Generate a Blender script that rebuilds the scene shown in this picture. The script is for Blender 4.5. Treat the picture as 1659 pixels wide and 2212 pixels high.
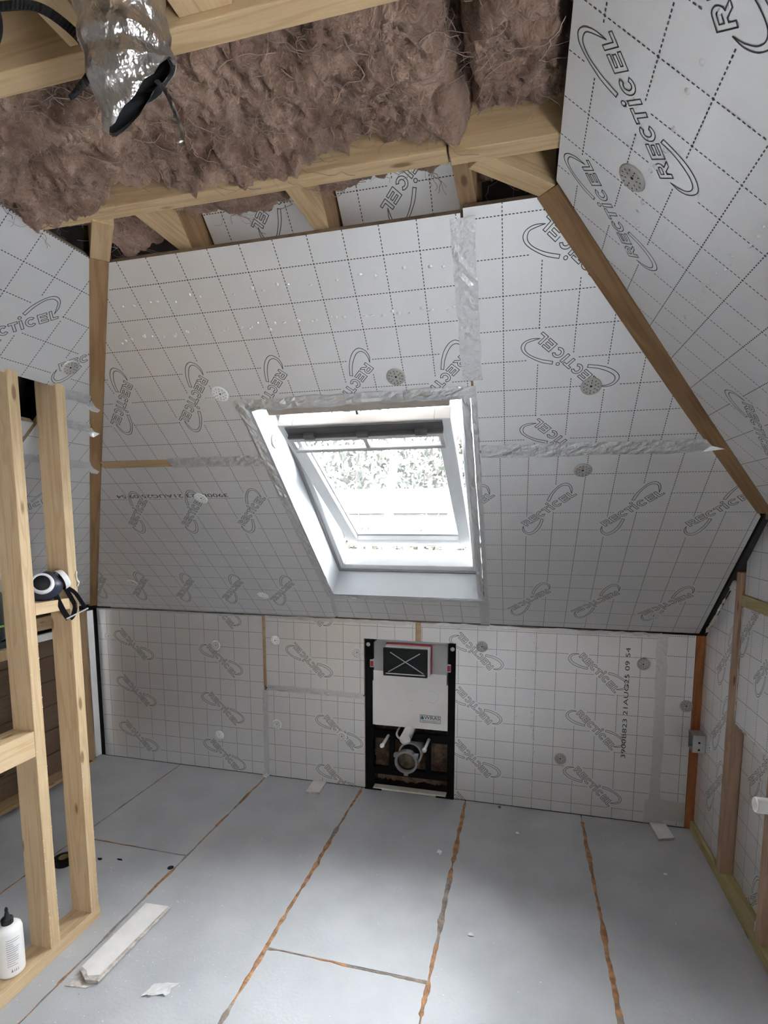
import bpy, bmesh, math, random
import numpy as np
from mathutils import Matrix, Vector

for o in list(bpy.data.objects):
    bpy.data.objects.remove(o, do_unlink=True)
scene = bpy.context.scene
COL = scene.collection
R3 = math.radians

# ------------------------------------------------------------------ camera, sky, exposure
IMG_W, IMG_H = 1659.0, 2212.0
FOCAL_PX, PX, PY = 1177.357, 823.65, 1255.89
ROT = [[0.967860416658082, 0.251480601993405, -0.0019289083644939888],
       [0.026901087026137895, -0.11115271007844985, -0.9934391811072424],
       [-0.25004508670089104, 0.9614585700191406, -0.11434540984881358]]
CAM = Vector((0.3200805, -2.8769147, 1.5471439))
cd = bpy.data.cameras.new('camera')
cam = bpy.data.objects.new('camera', cd)
COL.objects.link(cam)
r_, d_, f_ = (Vector(v) for v in ROT)
m = Matrix.Identity(4)
for i in range(3):
    m[i][0], m[i][1], m[i][2], m[i][3] = r_[i], -d_[i], -f_[i], CAM[i]
cam.matrix_world = m
cd.sensor_fit = 'HORIZONTAL'
cd.sensor_width = 36.0
cd.lens = FOCAL_PX / IMG_W * 36.0
cd.shift_x = (IMG_W / 2 - PX) / IMG_W
cd.shift_y = (PY - IMG_H / 2) / IMG_W
cd.clip_start = 0.02
scene.camera = cam

w = bpy.data.worlds.new('overcast_sky')
scene.world = w
w.use_nodes = True
nt = w.node_tree
bg = nt.nodes['Background']
tc = nt.nodes.new('ShaderNodeTexCoord')
sep = nt.nodes.new('ShaderNodeSeparateXYZ')
ramp = nt.nodes.new('ShaderNodeValToRGB')
ramp.color_ramp.elements[0].position = 0.5
ramp.color_ramp.elements[0].color = (0.50, 0.525, 0.55, 1)
ramp.color_ramp.elements[1].position = 1.0
ramp.color_ramp.elements[1].color = (0.93, 0.97, 1.0, 1)
mp = nt.nodes.new('ShaderNodeMapRange')
mp.inputs[1].default_value = -1
mp.inputs[2].default_value = 1
nt.links.new(tc.outputs['Generated'], sep.inputs[0])
nt.links.new(sep.outputs['Z'], mp.inputs[0])
nt.links.new(mp.outputs[0], ramp.inputs[0])
nt.links.new(ramp.outputs[0], bg.inputs[0])
bg.inputs[1].default_value = 7.6

vs = scene.view_settings
vs.view_transform = 'Standard'
vs.look = 'None'
vs.exposure = 3.72
vs.gamma = 1.0
vs.use_curve_mapping = False
try:
    scene.cycles.use_denoising = True
    scene.cycles.max_bounces = 10
    scene.cycles.diffuse_bounces = 6
    scene.cycles.glossy_bounces = 5
    scene.cycles.sample_clamp_indirect = 8.0
except Exception:
    pass

# ------------------------------------------------------------------ room dimensions (metres)
TH = R3(42.7013)
C_, S_ = math.cos(TH), math.sin(TH)
HK = 0.9919            # knee wall height
XL, XR = -2.32, 1.165  # left knee wall, right wall
ZC = 2.306             # ceiling line
YB = -4.7              # back wall

def frame(O, U, V):
    U, V = Vector(U), Vector(V)
    N = U.cross(V)
    mm = Matrix.Identity(4)
    for i in range(3):
        mm[i][0], mm[i][1], mm[i][2], mm[i][3] = U[i], V[i], N[i], O[i]
    return mm

F_S = frame((0, 0, HK), (1, 0, 0), (0, -C_, S_))
F_K = frame((0, 0, 0), (1, 0, 0), (0, 0, 1))
F_R = frame((1.1623, 0, 1.5717), (0, -1, 0), (-C_, 0, S_))
F_L = frame((-2.3336, 0, 1.0067), (0, 1, 0), (C_, 0, S_))
F_W = frame((1.18, 0, 0), (0, -1, 0), (0, 0, 1))
F_LK = frame((XL, 0, 0), (0, 1, 0), (0, 0, 1))
ID = Matrix.Identity(4)

# ------------------------------------------------------------------ noise in numpy
def _hash(ix, iy, iz, seed):
    n = (ix * 374761393 + iy * 668265263 + iz * 2147483647 + seed * 1274126177) & 0xFFFFFFFF
    n = ((n ^ (n >> 13)) * 1274126177) & 0xFFFFFFFF
    n = (n ^ (n >> 16)) & 0xFFFFFFFF
    return n / 4294967295.0

def vnoise(x, y, z, seed=0):
    x, y, z = np.broadcast_arrays(np.asarray(x, float), np.asarray(y, float), np.asarray(z, float))
    ix, iy, iz = (np.floor(a).astype(np.int64) for a in (x, y, z))
    fx, fy, fz = x - ix, y - iy, z - iz
    fx, fy, fz = (a * a * a * (a * (a * 6 - 15) + 10) for a in (fx, fy, fz))
    out = 0
    for dx in (0, 1):
        for dy in (0, 1):
            for dz in (0, 1):
                h = _hash(ix + dx, iy + dy, iz + dz, seed)
                out = out + h * (fx if dx else 1 - fx) * (fy if dy else 1 - fy) * (fz if dz else 1 - fz)
    return out * 2 - 1

def fbm(x, y, z=0.0, octv=4, seed=0, gain=0.5):
    a, s, o = 1.0, 1.0, 0
    for i in range(octv):
        o = o + a * vnoise(np.asarray(x) * s, np.asarray(y) * s, np.asarray(z) * s, seed + i * 17)
        a *= gain
        s *= 2.03
    return o

# ------------------------------------------------------------------ materials
def mat(name, col, rough=0.6, metal=0.0, noise=0.0, nscale=8.0, bump=0.0, bscale=60.0, spec=0.5, stretch=(1, 1, 1), col2=None):
    mt = bpy.data.materials.new(name)
    mt.use_nodes = True
    n, l = mt.node_tree.nodes, mt.node_tree.links
    b = n['Principled BSDF']
    b.inputs['Roughness'].default_value = rough
    b.inputs['Metallic'].default_value = metal
    b.inputs['Specular IOR Level'].default_value = spec
    b.inputs['Base Color'].default_value = (*col, 1)
    tcd = n.new('ShaderNodeTexCoord')
    mpg = n.new('ShaderNodeMapping')
    mpg.inputs['Scale'].default_value = stretch
    l.new(tcd.outputs['Object'], mpg.inputs[0])
    if noise > 0:
        t = n.new('ShaderNodeTexNoise')
        t.inputs['Scale'].default_value = nscale
        t.inputs['Detail'].default_value = 6
        l.new(mpg.outputs[0], t.inputs['Vector'])
        mx = n.new('ShaderNodeMix')
        mx.data_type = 'RGBA'
        c2 = col2 if col2 else tuple(c * (1 - noise) for c in col)
        c1 = col if col2 else tuple(min(1, c * (1 + noise * 0.5)) for c in col)
        rp = n.new('ShaderNodeValToRGB')
        rp.color_ramp.elements[0].position = 0.35
        rp.color_ramp.elements[1].position = 0.65
        l.new(t.outputs[0], rp.inputs[0])
        l.new(rp.outputs[0], mx.inputs[0])
        mx.inputs[6].default_value = (*c1, 1)
        mx.inputs[7].default_value = (*c2, 1)
        l.new(mx.outputs[2], b.inputs['Base Color'])
    if bump > 0:
        t2 = n.new('ShaderNodeTexNoise')
        t2.inputs['Scale'].default_value = bscale
        t2.inputs['Detail'].default_value = 5
        l.new(mpg.outputs[0], t2.inputs['Vector'])
        bp = n.new('ShaderNodeBump')
        bp.inputs['Strength'].default_value = bump
        bp.inputs['Distance'].default_value = 0.01
        l.new(t2.outputs[0], bp.inputs['Height'])
        l.new(bp.outputs[0], b.inputs['Normal'])
    return mt

def wood(name, col, dark, knots=True, rough=0.65, gs=1.0):
    """timber: grain runs along local X"""
    mt = bpy.data.materials.new(name)
    mt.use_nodes = True
    n, l = mt.node_tree.nodes, mt.node_tree.links
    b = n['Principled BSDF']
    b.inputs['Roughness'].default_value = rough
    b.inputs['Specular IOR Level'].default_value = 0.3
    tcd = n.new('ShaderNodeTexCoord')
    oi = n.new('ShaderNodeObjectInfo')
    off = n.new('ShaderNodeVectorMath')
    off.operation = 'ADD'
    sc = n.new('ShaderNodeVectorMath')
    sc.operation = 'SCALE'
    cmb = n.new('ShaderNodeCombineXYZ')
    for k in range(3):
        l.new(oi.outputs['Random'], cmb.inputs[k])
    l.new(cmb.outputs[0], sc.inputs[0])
    sc.inputs['Scale'].default_value = 13.0
    l.new(tcd.outputs['Object'], off.inputs[0])
    l.new(sc.outputs[0], off.inputs[1])
    mpg = n.new('ShaderNodeMapping')
    mpg.inputs['Scale'].default_value = (0.9 * gs, 12 * gs, 12 * gs)
    l.new(off.outputs[0], mpg.inputs[0])
    t = n.new('ShaderNodeTexNoise')
    t.inputs['Scale'].default_value = 2.2
    t.inputs['Detail'].default_value = 3
    t.inputs['Distortion'].default_value = 0.6
    l.new(mpg.outputs[0], t.inputs['Vector'])
    wv = n.new('ShaderNodeMath')
    wv.operation = 'MULTIPLY'
    wv.inputs[1].default_value = 26.0
    l.new(t.outputs[0], wv.inputs[0])
    sn = n.new('ShaderNodeMath')
    sn.operation = 'SINE'
    l.new(wv.outputs[0], sn.inputs[0])
    rp = n.new('ShaderNodeMapRange')
    rp.inputs[1].default_value = -0.2
    rp.inputs[2].default_value = 1.3
    l.new(sn.outputs[0], rp.inputs[0])
    fine = n.new('ShaderNodeTexNoise')
    fine.inputs['Scale'].default_value = 3.0
    fine.inputs['Detail'].default_value = 8
    m2 = n.new('ShaderNodeMapping')
    m2.inputs['Scale'].default_value = (2, 60, 60)
    l.new(off.outputs[0], m2.inputs[0])
    l.new(m2.outputs[0], fine.inputs['Vector'])
    ad = n.new('ShaderNodeMath')
    ad.operation = 'MULTIPLY_ADD'
    ad.inputs[1].default_value = 0.45
    ad.use_clamp = True
    l.new(rp.outputs[0], ad.inputs[0])
    fm = n.new('ShaderNodeMath')
    fm.operation = 'MULTIPLY_ADD'
    fm.inputs[1].default_value = 0.7
    fm.inputs[2].default_value = -0.2
    l.new(fine.outputs[0], fm.inputs[0])
    l.new(fm.outputs[0], ad.inputs[2])
    mx = n.new('ShaderNodeMix')
    mx.data_type = 'RGBA'
    mx.inputs[6].default_value = (*col, 1)
    mx.inputs[7].default_value = (*dark, 1)
    l.new(ad.outputs[0], mx.inputs[0])
    last = mx.outputs[2]
    if knots:
        vo = n.new('ShaderNodeTexVoronoi')
        vo.inputs['Scale'].default_value = 1.0
        m3 = n.new('ShaderNodeMapping')
        m3.inputs['Scale'].default_value = (4.2, 13, 13)
        l.new(off.outputs[0], m3.inputs[0])
        l.new(m3.outputs[0], vo.inputs['Vector'])
        lt = n.new('ShaderNodeMapRange')
        lt.inputs[1].default_value = 0.07
        lt.inputs[2].default_value = 0.13
        lt.inputs[3].default_value = 0.75
        lt.inputs[4].default_value = 0.0
        l.new(vo.outputs['Distance'], lt.inputs[0])
        m4 = n.new('ShaderNodeMix')
        m4.data_type = 'RGBA'
        m4.inputs[7].default_value = (dark[0] * 0.35, dark[1] * 0.28, dark[2] * 0.22, 1)
        l.new(lt.outputs[0], m4.inputs[0])
        l.new(last, m4.inputs[6])
        last = m4.outputs[2]
    l.new(last, b.inputs['Base Color'])
    bp = n.new('ShaderNodeBump')
    bp.inputs['Strength'].default_value = 0.25
    bp.inputs['Distance'].default_value = 0.003
    l.new(fine.outputs[0], bp.inputs['Height'])
    l.new(bp.outputs[0], b.inputs['Normal'])
    return mt

def foil_mat(name, col, rough, metal, wrinkle, wscale):
    mt = bpy.data.materials.new(name)
    mt.use_nodes = True
    n, l = mt.node_tree.nodes, mt.node_tree.links
    b = n['Principled BSDF']
    b.inputs['Metallic'].default_value = metal
    b.inputs['Base Color'].default_value = (*col, 1)
    tcd = n.new('ShaderNodeTexCoord')
    t = n.new('ShaderNodeTexNoise')
    t.inputs['Scale'].default_value = 3.0
    t.inputs['Detail'].default_value = 4
    l.new(tcd.outputs['Object'], t.inputs['Vector'])
    mr = n.new('ShaderNodeMapRange')
    mr.inputs[3].default_value = rough - 0.06
    mr.inputs[4].default_value = rough + 0.08
    l.new(t.outputs[0], mr.inputs[0])
    l.new(mr.outputs[0], b.inputs['Roughness'])
    lo = n.new('ShaderNodeTexNoise')
    lo.inputs['Scale'].default_value = wscale
    lo.inputs['Detail'].default_value = 3
    l.new(tcd.outputs['Object'], lo.inputs['Vector'])
    hi = n.new('ShaderNodeTexNoise')
    hi.inputs['Scale'].default_value = 220
    hi.inputs['Detail'].default_value = 2
    l.new(tcd.outputs['Object'], hi.inputs['Vector'])
    b1 = n.new('ShaderNodeBump')
    b1.inputs['Strength'].default_value = wrinkle
    b1.inputs['Distance'].default_value = 0.02
    l.new(lo.outputs[0], b1.inputs['Height'])
    b2 = n.new('ShaderNodeBump')
    b2.inputs['Strength'].default_value = 0.12
    b2.inputs['Distance'].default_value = 0.002
    l.new(hi.outputs[0], b2.inputs['Height'])
    l.new(b1.outputs[0], b2.inputs['Normal'])
    l.new(b2.outputs[0], b.inputs['Normal'])
    return mt

M_FOIL = foil_mat('board_foil', (0.87, 0.87, 0.875), 0.43, 0.76, 0.10, 5.0)
M_TAPE = foil_mat('tape_foil', (0.76, 0.76, 0.76), 0.34, 0.85, 0.45, 30.0)
M_FOAM = mat('pir_foam', (0.42, 0.33, 0.22), 0.9, noise=0.2, nscale=40)
M_INK = mat('print_ink', (0.055, 0.055, 0.06), 0.55, noise=0.2, nscale=30)
M_DISC = mat('disc_plastic', (0.82, 0.82, 0.80), 0.5, noise=0.06, nscale=40)
M_DISC_G = mat('disc_metal', (0.52, 0.50, 0.47), 0.45, 0.5, noise=0.1, nscale=40)
M_HOLE = mat('dark_hole', (0.012, 0.011, 0.01), 0.9, noise=0.2)
M_PINE = wood('pale_pine', (0.56, 0.41, 0.235), (0.37, 0.235, 0.11))
M_STUD = wood('stud_pine', (0.58, 0.44, 0.27), (0.40, 0.265, 0.135))
M_RAFT = wood('rafter_timber', (0.30, 0.185, 0.09), (0.14, 0.075, 0.032), knots=False, gs=0.7)
M_HEAD = wood('old_timber', (0.38, 0.26, 0.145), (0.21, 0.125, 0.06))
M_SHADEW = wood('shade_boarding', (0.13, 0.085, 0.055), (0.07, 0.042, 0.026))  # shade on the left knee wall put into a dark wood colour
M_PINK = wood('pink_timber', (0.47, 0.32, 0.23), (0.32, 0.20, 0.13))
M_GREEN = wood('treated_timber', (0.44, 0.37, 0.19), (0.27, 0.21, 0.09))
M_ORANGE = wood('orange_timber', (0.40, 0.15, 0.055), (0.22, 0.07, 0.025))
M_WHITE = mat('white_paint', (0.66, 0.67, 0.68), 0.35, noise=0.03)
M_UPVC = mat('white_pipe', (0.80, 0.79, 0.78), 0.3, noise=0.03)
M_GREY = mat('grey_plastic', (0.40, 0.41, 0.42), 0.5, noise=0.08)
M_BLACK = mat('black_steel', (0.004, 0.004, 0.0045), 0.6, noise=0.3, spec=0.15)
M_CHAR = mat('charcoal_plastic', (0.014, 0.015, 0.017), 0.55, noise=0.35, nscale=25, spec=0.25)
M_RED = mat('red_plastic', (0.45, 0.03, 0.035), 0.45, noise=0.1)
M_GASKET = mat('grey_gasket', (0.22, 0.22, 0.23), 0.6, noise=0.1)
M_FLOOR = mat('grey_floor_board', (0.44, 0.45, 0.47), 0.50, noise=0.10, nscale=4.0, bump=0.10, bscale=90, spec=0.45)
M_GLUE = mat('floor_glue', (0.40, 0.20, 0.085), 0.6, noise=0.45, nscale=30, bump=0.5, bscale=80)
M_GLUEG = mat('floor_glue_dirty', (0.28, 0.23, 0.185), 0.7, noise=0.4, nscale=30, bump=0.5, bscale=80)
M_PLASTER = mat('plasterboard_paper', (0.72, 0.70, 0.685), 0.85, noise=0.08, nscale=12, bump=0.1)
M_GYPSUM = mat('gypsum', (0.50, 0.46, 0.43), 0.95, noise=0.3, nscale=50, bump=0.5)
M_SUBFLOOR = mat('sub_floor', (0.05, 0.04, 0.035), 0.9, noise=0.3)
M_DECK = mat('roof_felt', (0.045, 0.038, 0.034), 0.9, noise=0.3)
M_WALLB = mat('back_wall_boarding', (0.20, 0.145, 0.105), 0.8, noise=0.25, stretch=(12, 1, 1))
M_GALV = mat('galvanised', (0.55, 0.56, 0.56), 0.4, 0.8, noise=0.1)
M_COPPER = mat('copper', (0.55, 0.20, 0.10), 0.35, 0.9, noise=0.3, nscale=20)
M_BEIGE = mat('frame_head_paint', (0.40, 0.34, 0.29), 0.5, noise=0.12, nscale=10)
M_DKGREY = mat('dark_grey_plastic', (0.10, 0.098, 0.10), 0.5, noise=0.15)
M_FOAMW = mat('expanding_foam', (0.72, 0.69, 0.60), 0.9, noise=0.15, bump=0.6, bscale=120)

def wool_mat():
    mt = bpy.data.materials.new('mineral_wool')
    mt.use_nodes = True
    n, l = mt.node_tree.nodes, mt.node_tree.links
    b = n['Principled BSDF']
    b.inputs['Roughness'].default_value = 1.0
    b.inputs['Specular IOR Level'].default_value = 0.05
    b.inputs['Sheen Weight'].default_value = 0.25
    b.inputs['Sheen Tint'].default_value = (0.75, 0.6, 0.52, 1)
    tcd = n.new('ShaderNodeTexCoord')
    a = n.new('ShaderNodeTexNoise')
    a.inputs['Scale'].default_value = 9
    a.inputs['Detail'].default_value = 8
    a.inputs['Distortion'].default_value = 1.2
    l.new(tcd.outputs['Object'], a.inputs['Vector'])
    rp = n.new('ShaderNodeValToRGB')
    e = rp.color_ramp.elements
    e[0].position, e[0].color = 0.30, (0.12, 0.070, 0.050, 1)
    e[1].position, e[1].color = 0.72, (0.42, 0.285, 0.215, 1)
    l.new(a.outputs[0], rp.inputs[0])
    l.new(rp.outputs[0], b.inputs['Base Color'])
    f1 = n.new('ShaderNodeTexNoise')
    f1.inputs['Scale'].default_value = 55
    f1.inputs['Detail'].default_value = 8
    f1.inputs['Distortion'].default_value = 2.5
    l.new(tcd.outputs['Object'], f1.inputs['Vector'])
    bp = n.new('ShaderNodeBump')
    bp.inputs['Strength'].default_value = 0.9
    bp.inputs['Distance'].default_value = 0.012
    l.new(f1.outputs[0], bp.inputs['Height'])
    l.new(bp.outputs[0], b.inputs['Normal'])
    return mt
M_WOOL = wool_mat()
M_FIBRE = mat('wool_fibre', (0.34, 0.25, 0.21), 0.9, noise=0.3)

# ------------------------------------------------------------------ object helpers
def link(name, me, parent=None, mw=None):
    o = bpy.data.objects.new(name, me)
    COL.objects.link(o)
    if parent is not None:
        o.parent = parent
    mw = ID if mw is None else mw
    o.matrix_basis = mw if parent is None else parent_inv(parent) @ mw
    return o

_PINV = {}
def parent_inv(p):
    if p.name not in _PINV:
        mm = p.matrix_basis.copy()
        q = p.parent
        while q is not None:
            mm = q.matrix_basis @ mm
            q = q.parent
        _PINV[p.name] = mm.inverted()
    return _PINV[p.name]

def empty(name, loc=(0, 0, 0), label=None, cat=None, group=None, kind=None):
    o = bpy.data.objects.new(name, None)
    COL.objects.link(o)
    o.location = loc
    o.empty_display_size = 0.05
    tag(o, label, cat, group, kind)
    return o

def tag(o, label=None, cat=None, group=None, kind=None):
    if label: o['label'] = label
    if cat: o['category'] = cat
    if group: o['group'] = group
    if kind: o['kind'] = kind
    return o

class MB:
    """collects geometry of ONE mesh"""
    def __init__(s):
        s.v, s.f, s.mi = [], [], []
    def add(s, vs_, fs_, mi=0):
        b = len(s.v)
        s.v += [tuple(v) for v in vs_]
        s.f += [tuple(b + i for i in f) for f in fs_]
        s.mi += [mi] * len(fs_)
    def box(s, lo, hi, mi=0, bev=0.0):
        if bev > 0:
            bm = bmesh.new()
            bmesh.ops.create_cube(bm, size=1)
            for v in bm.verts:
                v.co = Vector([lo[k] + (v.co[k] + 0.5) * (hi[k] - lo[k]) for k in range(3)])
            bmesh.ops.bevel(bm, geom=list(bm.edges), offset=bev, segments=2, profile=0.5, affect='EDGES')
            s.bm(bm, mi)
            return
        x0, y0, z0 = lo
        x1, y1, z1 = hi
        s.add([(x0, y0, z0), (x1, y0, z0), (x1, y1, z0), (x0, y1, z0), (x0, y0, z1), (x1, y0, z1), (x1, y1, z1), (x0, y1, z1)],
              [(0, 3, 2, 1), (4, 5, 6, 7), (0, 1, 5, 4), (1, 2, 6, 5), (2, 3, 7, 6), (3, 0, 4, 7)], mi)
    def bm(s, bm, mi=0):
        bm.verts.index_update()
        s.add([v.co[:] for v in bm.verts], [[v.index for v in f.verts] for f in bm.faces], mi)
        bm.free()
    def tube(s, pts, rad, seg=10, caps=True, mi=0):
        pts = [Vector(p) for p in pts]
        n = len(pts)
        rads = rad if isinstance(rad, (list, tuple)) else [rad] * n
        rings, up = [], None
        for i in range(n):
            t = (pts[min(i + 1, n - 1)] - pts[max(i - 1, 0)]).normalized()
            if up is None:
                up = Vector((0, 0, 1)) if abs(t.z) < 0.9 else Vector((1, 0, 0))
            a = (up - t * up.dot(t)).normalized()
            b = t.cross(a)
            up = a
            rings.append([pts[i] + (a * math.cos(2 * math.pi * k / seg) + b * math.sin(2 * math.pi * k / seg)) * rads[i] for k in range(seg)])
        vv = [p for r in rings for p in r]
        ff = [(i * seg + k, i * seg + (k + 1) % seg, (i + 1) * seg + (k + 1) % seg, (i + 1) * seg + k) for i in range(n - 1) for k in range(seg)]
        if caps:
            ff += [tuple(reversed(range(seg))), tuple((n - 1) * seg + k for k in range(seg))]
        s.add(vv, ff, mi)
    def lathe(s, prof, mw=ID, seg=24, mi=0):
        """profile (r, h) revolved about local Z"""
        vv, ff = [], []
        for r, h in prof:
            for k in range(seg):
                a = 2 * math.pi * k / seg
                vv.append(mw @ Vector((r * math.cos(a), r * math.sin(a), h)))
        for i in range(len(prof) - 1):
            for k in range(seg):
                ff.append((i * seg + k, i * seg + (k + 1) % seg, (i + 1) * seg + (k + 1) % seg, (i + 1) * seg + k))
        s.add(vv, ff, mi)
    def prism(s, poly, w0, w1, mi_f=0, mi_s=0):
        n = len(poly)
        ar = sum(poly[i][0] * poly[(i + 1) % n][1] - poly[(i + 1) % n][0] * poly[i][1] for i in range(n))
        if ar < 0: poly = list(reversed(poly))
        vv = [(u, v, w1) for u, v in poly] + [(u, v, w0) for u, v in poly]
        s.add(vv, [tuple(range(n)), tuple(reversed(range(n, 2 * n)))], mi_f)
        b = len(s.v) - 2 * n
        for i in range(n):
            j = (i + 1) % n
            s.f.append((b + i, b + n + i, b + n + j, b + j))
            s.mi.append(mi_s)
    def build(s, name, mats, parent=None, mw=None, smooth=False):
        me = bpy.data.meshes.new(name)
        me.from_pydata(s.v, [], s.f)
        for mt in (mats if isinstance(mats, (list, tuple)) else [mats]):
            me.materials.append(mt)
        if any(s.mi):
            me.polygons.foreach_set('material_index', s.mi)
        if smooth:
            me.polygons.foreach_set('use_smooth', [True] * len(me.polygons))
        me.update()
        return link(name, me, parent, mw)

def timber(name, a, b, wid, dep, up, material, parent=None, mw=None, bev=0.002):
    """square-sawn timber from a to b; local X runs along the grain; wid along side, dep along up"""
    a, b, up = Vector(a), Vector(b), Vector(up)
    x = (b - a).normalized()
    z = (up - x * up.dot(x)).normalized()
    y = z.cross(x)
    mm = Matrix.Identity(4)
    for i in range(3):
        mm[i][0], mm[i][1], mm[i][2], mm[i][3] = x[i], y[i], z[i], a[i]
    q = MB()
    q.box((0, -wid / 2, 0), ((b - a).length, wid / 2, dep), bev=bev)
    if mw is not None: mm = mw @ mm
    return q.build(name, material, parent, mm)

def smooth_line(p, n=6, closed=False):
    out = []
    m_ = len(p)
    for i in range(m_ if closed else m_ - 1):
        p0 = p[(i - 1) % m_] if closed or i > 0 else p[i]
        p1, p2 = p[i], p[(i + 1) % m_]
        p3 = p[(i + 2) % m_] if closed or i + 2 < m_ else p2
        for k in range(n):
            t = k / n
            out.append(tuple(0.5 * ((2 * p1[j]) + (-p0[j] + p2[j]) * t + (2 * p0[j] - 5 * p1[j] + 4 * p2[j] - p3[j]) * t * t + (-p0[j] + 3 * p1[j] - 3 * p2[j] + p3[j]) * t ** 3) for j in range(len(p1))))
    if not closed: out.append(tuple(p[-1]))
    return out

# ------------------------------------------------------------------ printed logo and grid
def _logo_outlines():
    mm = []
    def E(x, w_):
        mm.append([(x, -16), (x + w_, -16), (x + w_, -9), (x + 8, -9), (x + 8, -3.6), (x + w_ - 2, -3.6), (x + w_ - 2, 3.6), (x + 8, 3.6), (x + 8, 9), (x + w_, 9), (x + w_, 16), (x, 16)])
    def Cc(x, w_):
        cx, rx = x + w_ / 2, w_ / 2
        o_ = [(cx + rx * math.cos(a), 16.5 * math.sin(a)) for a in (R3(42 + k * 276 / 16) for k in range(17))]
        i_ = [(cx + (rx - 8) * math.cos(a), 9 * math.sin(a)) for a in (R3(42 + k * 276 / 16) for k in range(17))]
        mm.append(o_ + i_[::-1])
    bowl = [(20 + 9.5 * math.cos(a), 5.5 + 10.5 * math.sin(a)) for a in (R3(-75 + k * 165 / 8) for k in range(9))]
    mm.append([(x - 125, y) for x, y in [(0, -16), (8, -16), (8, -5), (13, -5), (23, -16), (33, -16), (22, -4.6)] + bowl + [(0, 16)]])
    inner = [(19 + 3.6 * math.cos(a), 5.6 + 3.8 * math.sin(a)) for a in (R3(-90 + k * 180 / 6) for k in range(7))]
    mm.append([(x - 125, y) for x, y in [(8, 1.8)] + inner + [(8, 9.4)]])
    E(-87, 29)
    Cc(-53, 31)
    mm.append([(-20, 16), (7, 16), (7, 9), (-2.5, 9), (-2.5, -16), (-10.5, -16), (-10.5, 9), (-20, 9)])
    mm.append([(12, -16), (20, -16), (20, 15), (12, 15)])
    mm.append([(17 + 5 * math.cos(a), 25.5 + 5 * math.sin(a)) for a in (R3(k * 36) for k in range(10))])
    Cc(28, 32)
    E(66, 29)
    mm.append([(102, -16), (125, -16), (125, -9), (110, -9), (110, 16), (102, 16)])
    lo = smooth_line([(-134, -5), (-150, -17), (-159, -36), (-154, -58), (-136, -66), (-110, -63), (-82, -51), (-51, -30)], 5)
    li = smooth_line([(-56, -22), (-79, -38), (-106, -50), (-132, -55), (-147, -49), (-151, -35), (-145, -19)], 5)
    mm.append(lo + li)
    uo = smooth_line([(29, 37), (58, 53), (93, 63), (120, 65), (137, 57), (142, 41), (134, 20), (116, 3)], 5)
    ui = smooth_line([(125, 18), (134, 37), (129, 50), (118, 57), (97, 57), (66, 47), (34, 29)], 5)
    mm.append(uo + ui)
    return [[(x / 1000, y / 1000) for x, y in p] for p in mm]

LOGO = _logo_outlines()
CLEAR = [[(-.137, -.026), (.137, -.026), (.137, .034), (-.137, .026)],
         [(-.170, -.020), (-.168, -.070), (-.135, -.078), (-.100, -.074), (-.030, -.030), (-.060, -.010), (-.140, .005)],
         [(.150, .012), (.153, .060), (.122, .076), (.088, .074), (.014, .036), (.050, .010), (.120, -.005)]]

def inside(pt, poly):
    x, y = pt
    c = False
    j = len(poly) - 1
    for i in range(len(poly)):
        xi, yi = poly[i]
        xj, yj = poly[j]
        if (yi > y) != (yj > y) and x < (xj - xi) * (y - yi) / (yj - yi) + xi:
            c = not c
        j = i
    return c

def ribbon(q, pts, wd, closed, w0, keep=None):
    n = len(pts)
    for i in range(n if closed else n - 1):
        (x0, y0), (x1, y1) = pts[i], pts[(i + 1) % n]
        L = math.hypot(x1 - x0, y1 - y0)
        if L < 1e-7: continue
        dx, dy = (x1 - x0) / L, (y1 - y0) / L
        e = wd * 0.35
        parts = max(1, int(L / 0.012))
        for k in range(parts):
            a0, a1 = k / parts, (k + 1) / parts
            ax, ay, bx, by = x0 + (x1 - x0) * a0, y0 + (y1 - y0) * a0, x0 + (x1 - x0) * a1, y0 + (y1 - y0) * a1
            if keep and not keep(((ax + bx) / 2, (ay + by) / 2)): continue
            if k == 0: ax, ay = ax - dx * e, ay - dy * e
            if k == parts - 1: bx, by = bx + dx * e, by + dy * e
            nx, ny = -dy * wd / 2, dx * wd / 2
            q.add([(ax - nx, ay - ny, w0), (bx - nx, by - ny, w0), (bx + nx, by + ny, w0), (ax + nx, ay + ny, w0)], [(0, 1, 2, 3)])

_logo_full = {}
def full_logo_mesh():
    if 'm' not in _logo_full:
        q = MB()
        for p in LOGO: ribbon(q, p, 0.0021, True, 0)
        me = bpy.data.meshes.new('printed_logo')
        me.from_pydata(q.v, [], q.f)
        me.materials.append(M_INK)
        _logo_full['m'] = me
    return _logo_full['m']

def text_mesh(txt, size, xs, material, align='CENTER'):
    cu = bpy.data.curves.new('txt', 'FONT')
    cu.body = txt
    cu.size = size
    cu.align_x = align
    cu.align_y = 'CENTER'
    cu.resolution_u = 3
    o = bpy.data.objects.new('txt', cu)
    COL.objects.link(o)
    dg = bpy.context.evaluated_depsgraph_get()
    me = bpy.data.meshes.new_from_object(o.evaluated_get(dg))
    bpy.data.objects.remove(o)
    for v in me.vertices: v.co.x *= xs
    me.materials.clear()
    me.materials.append(material)
    return me

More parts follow.
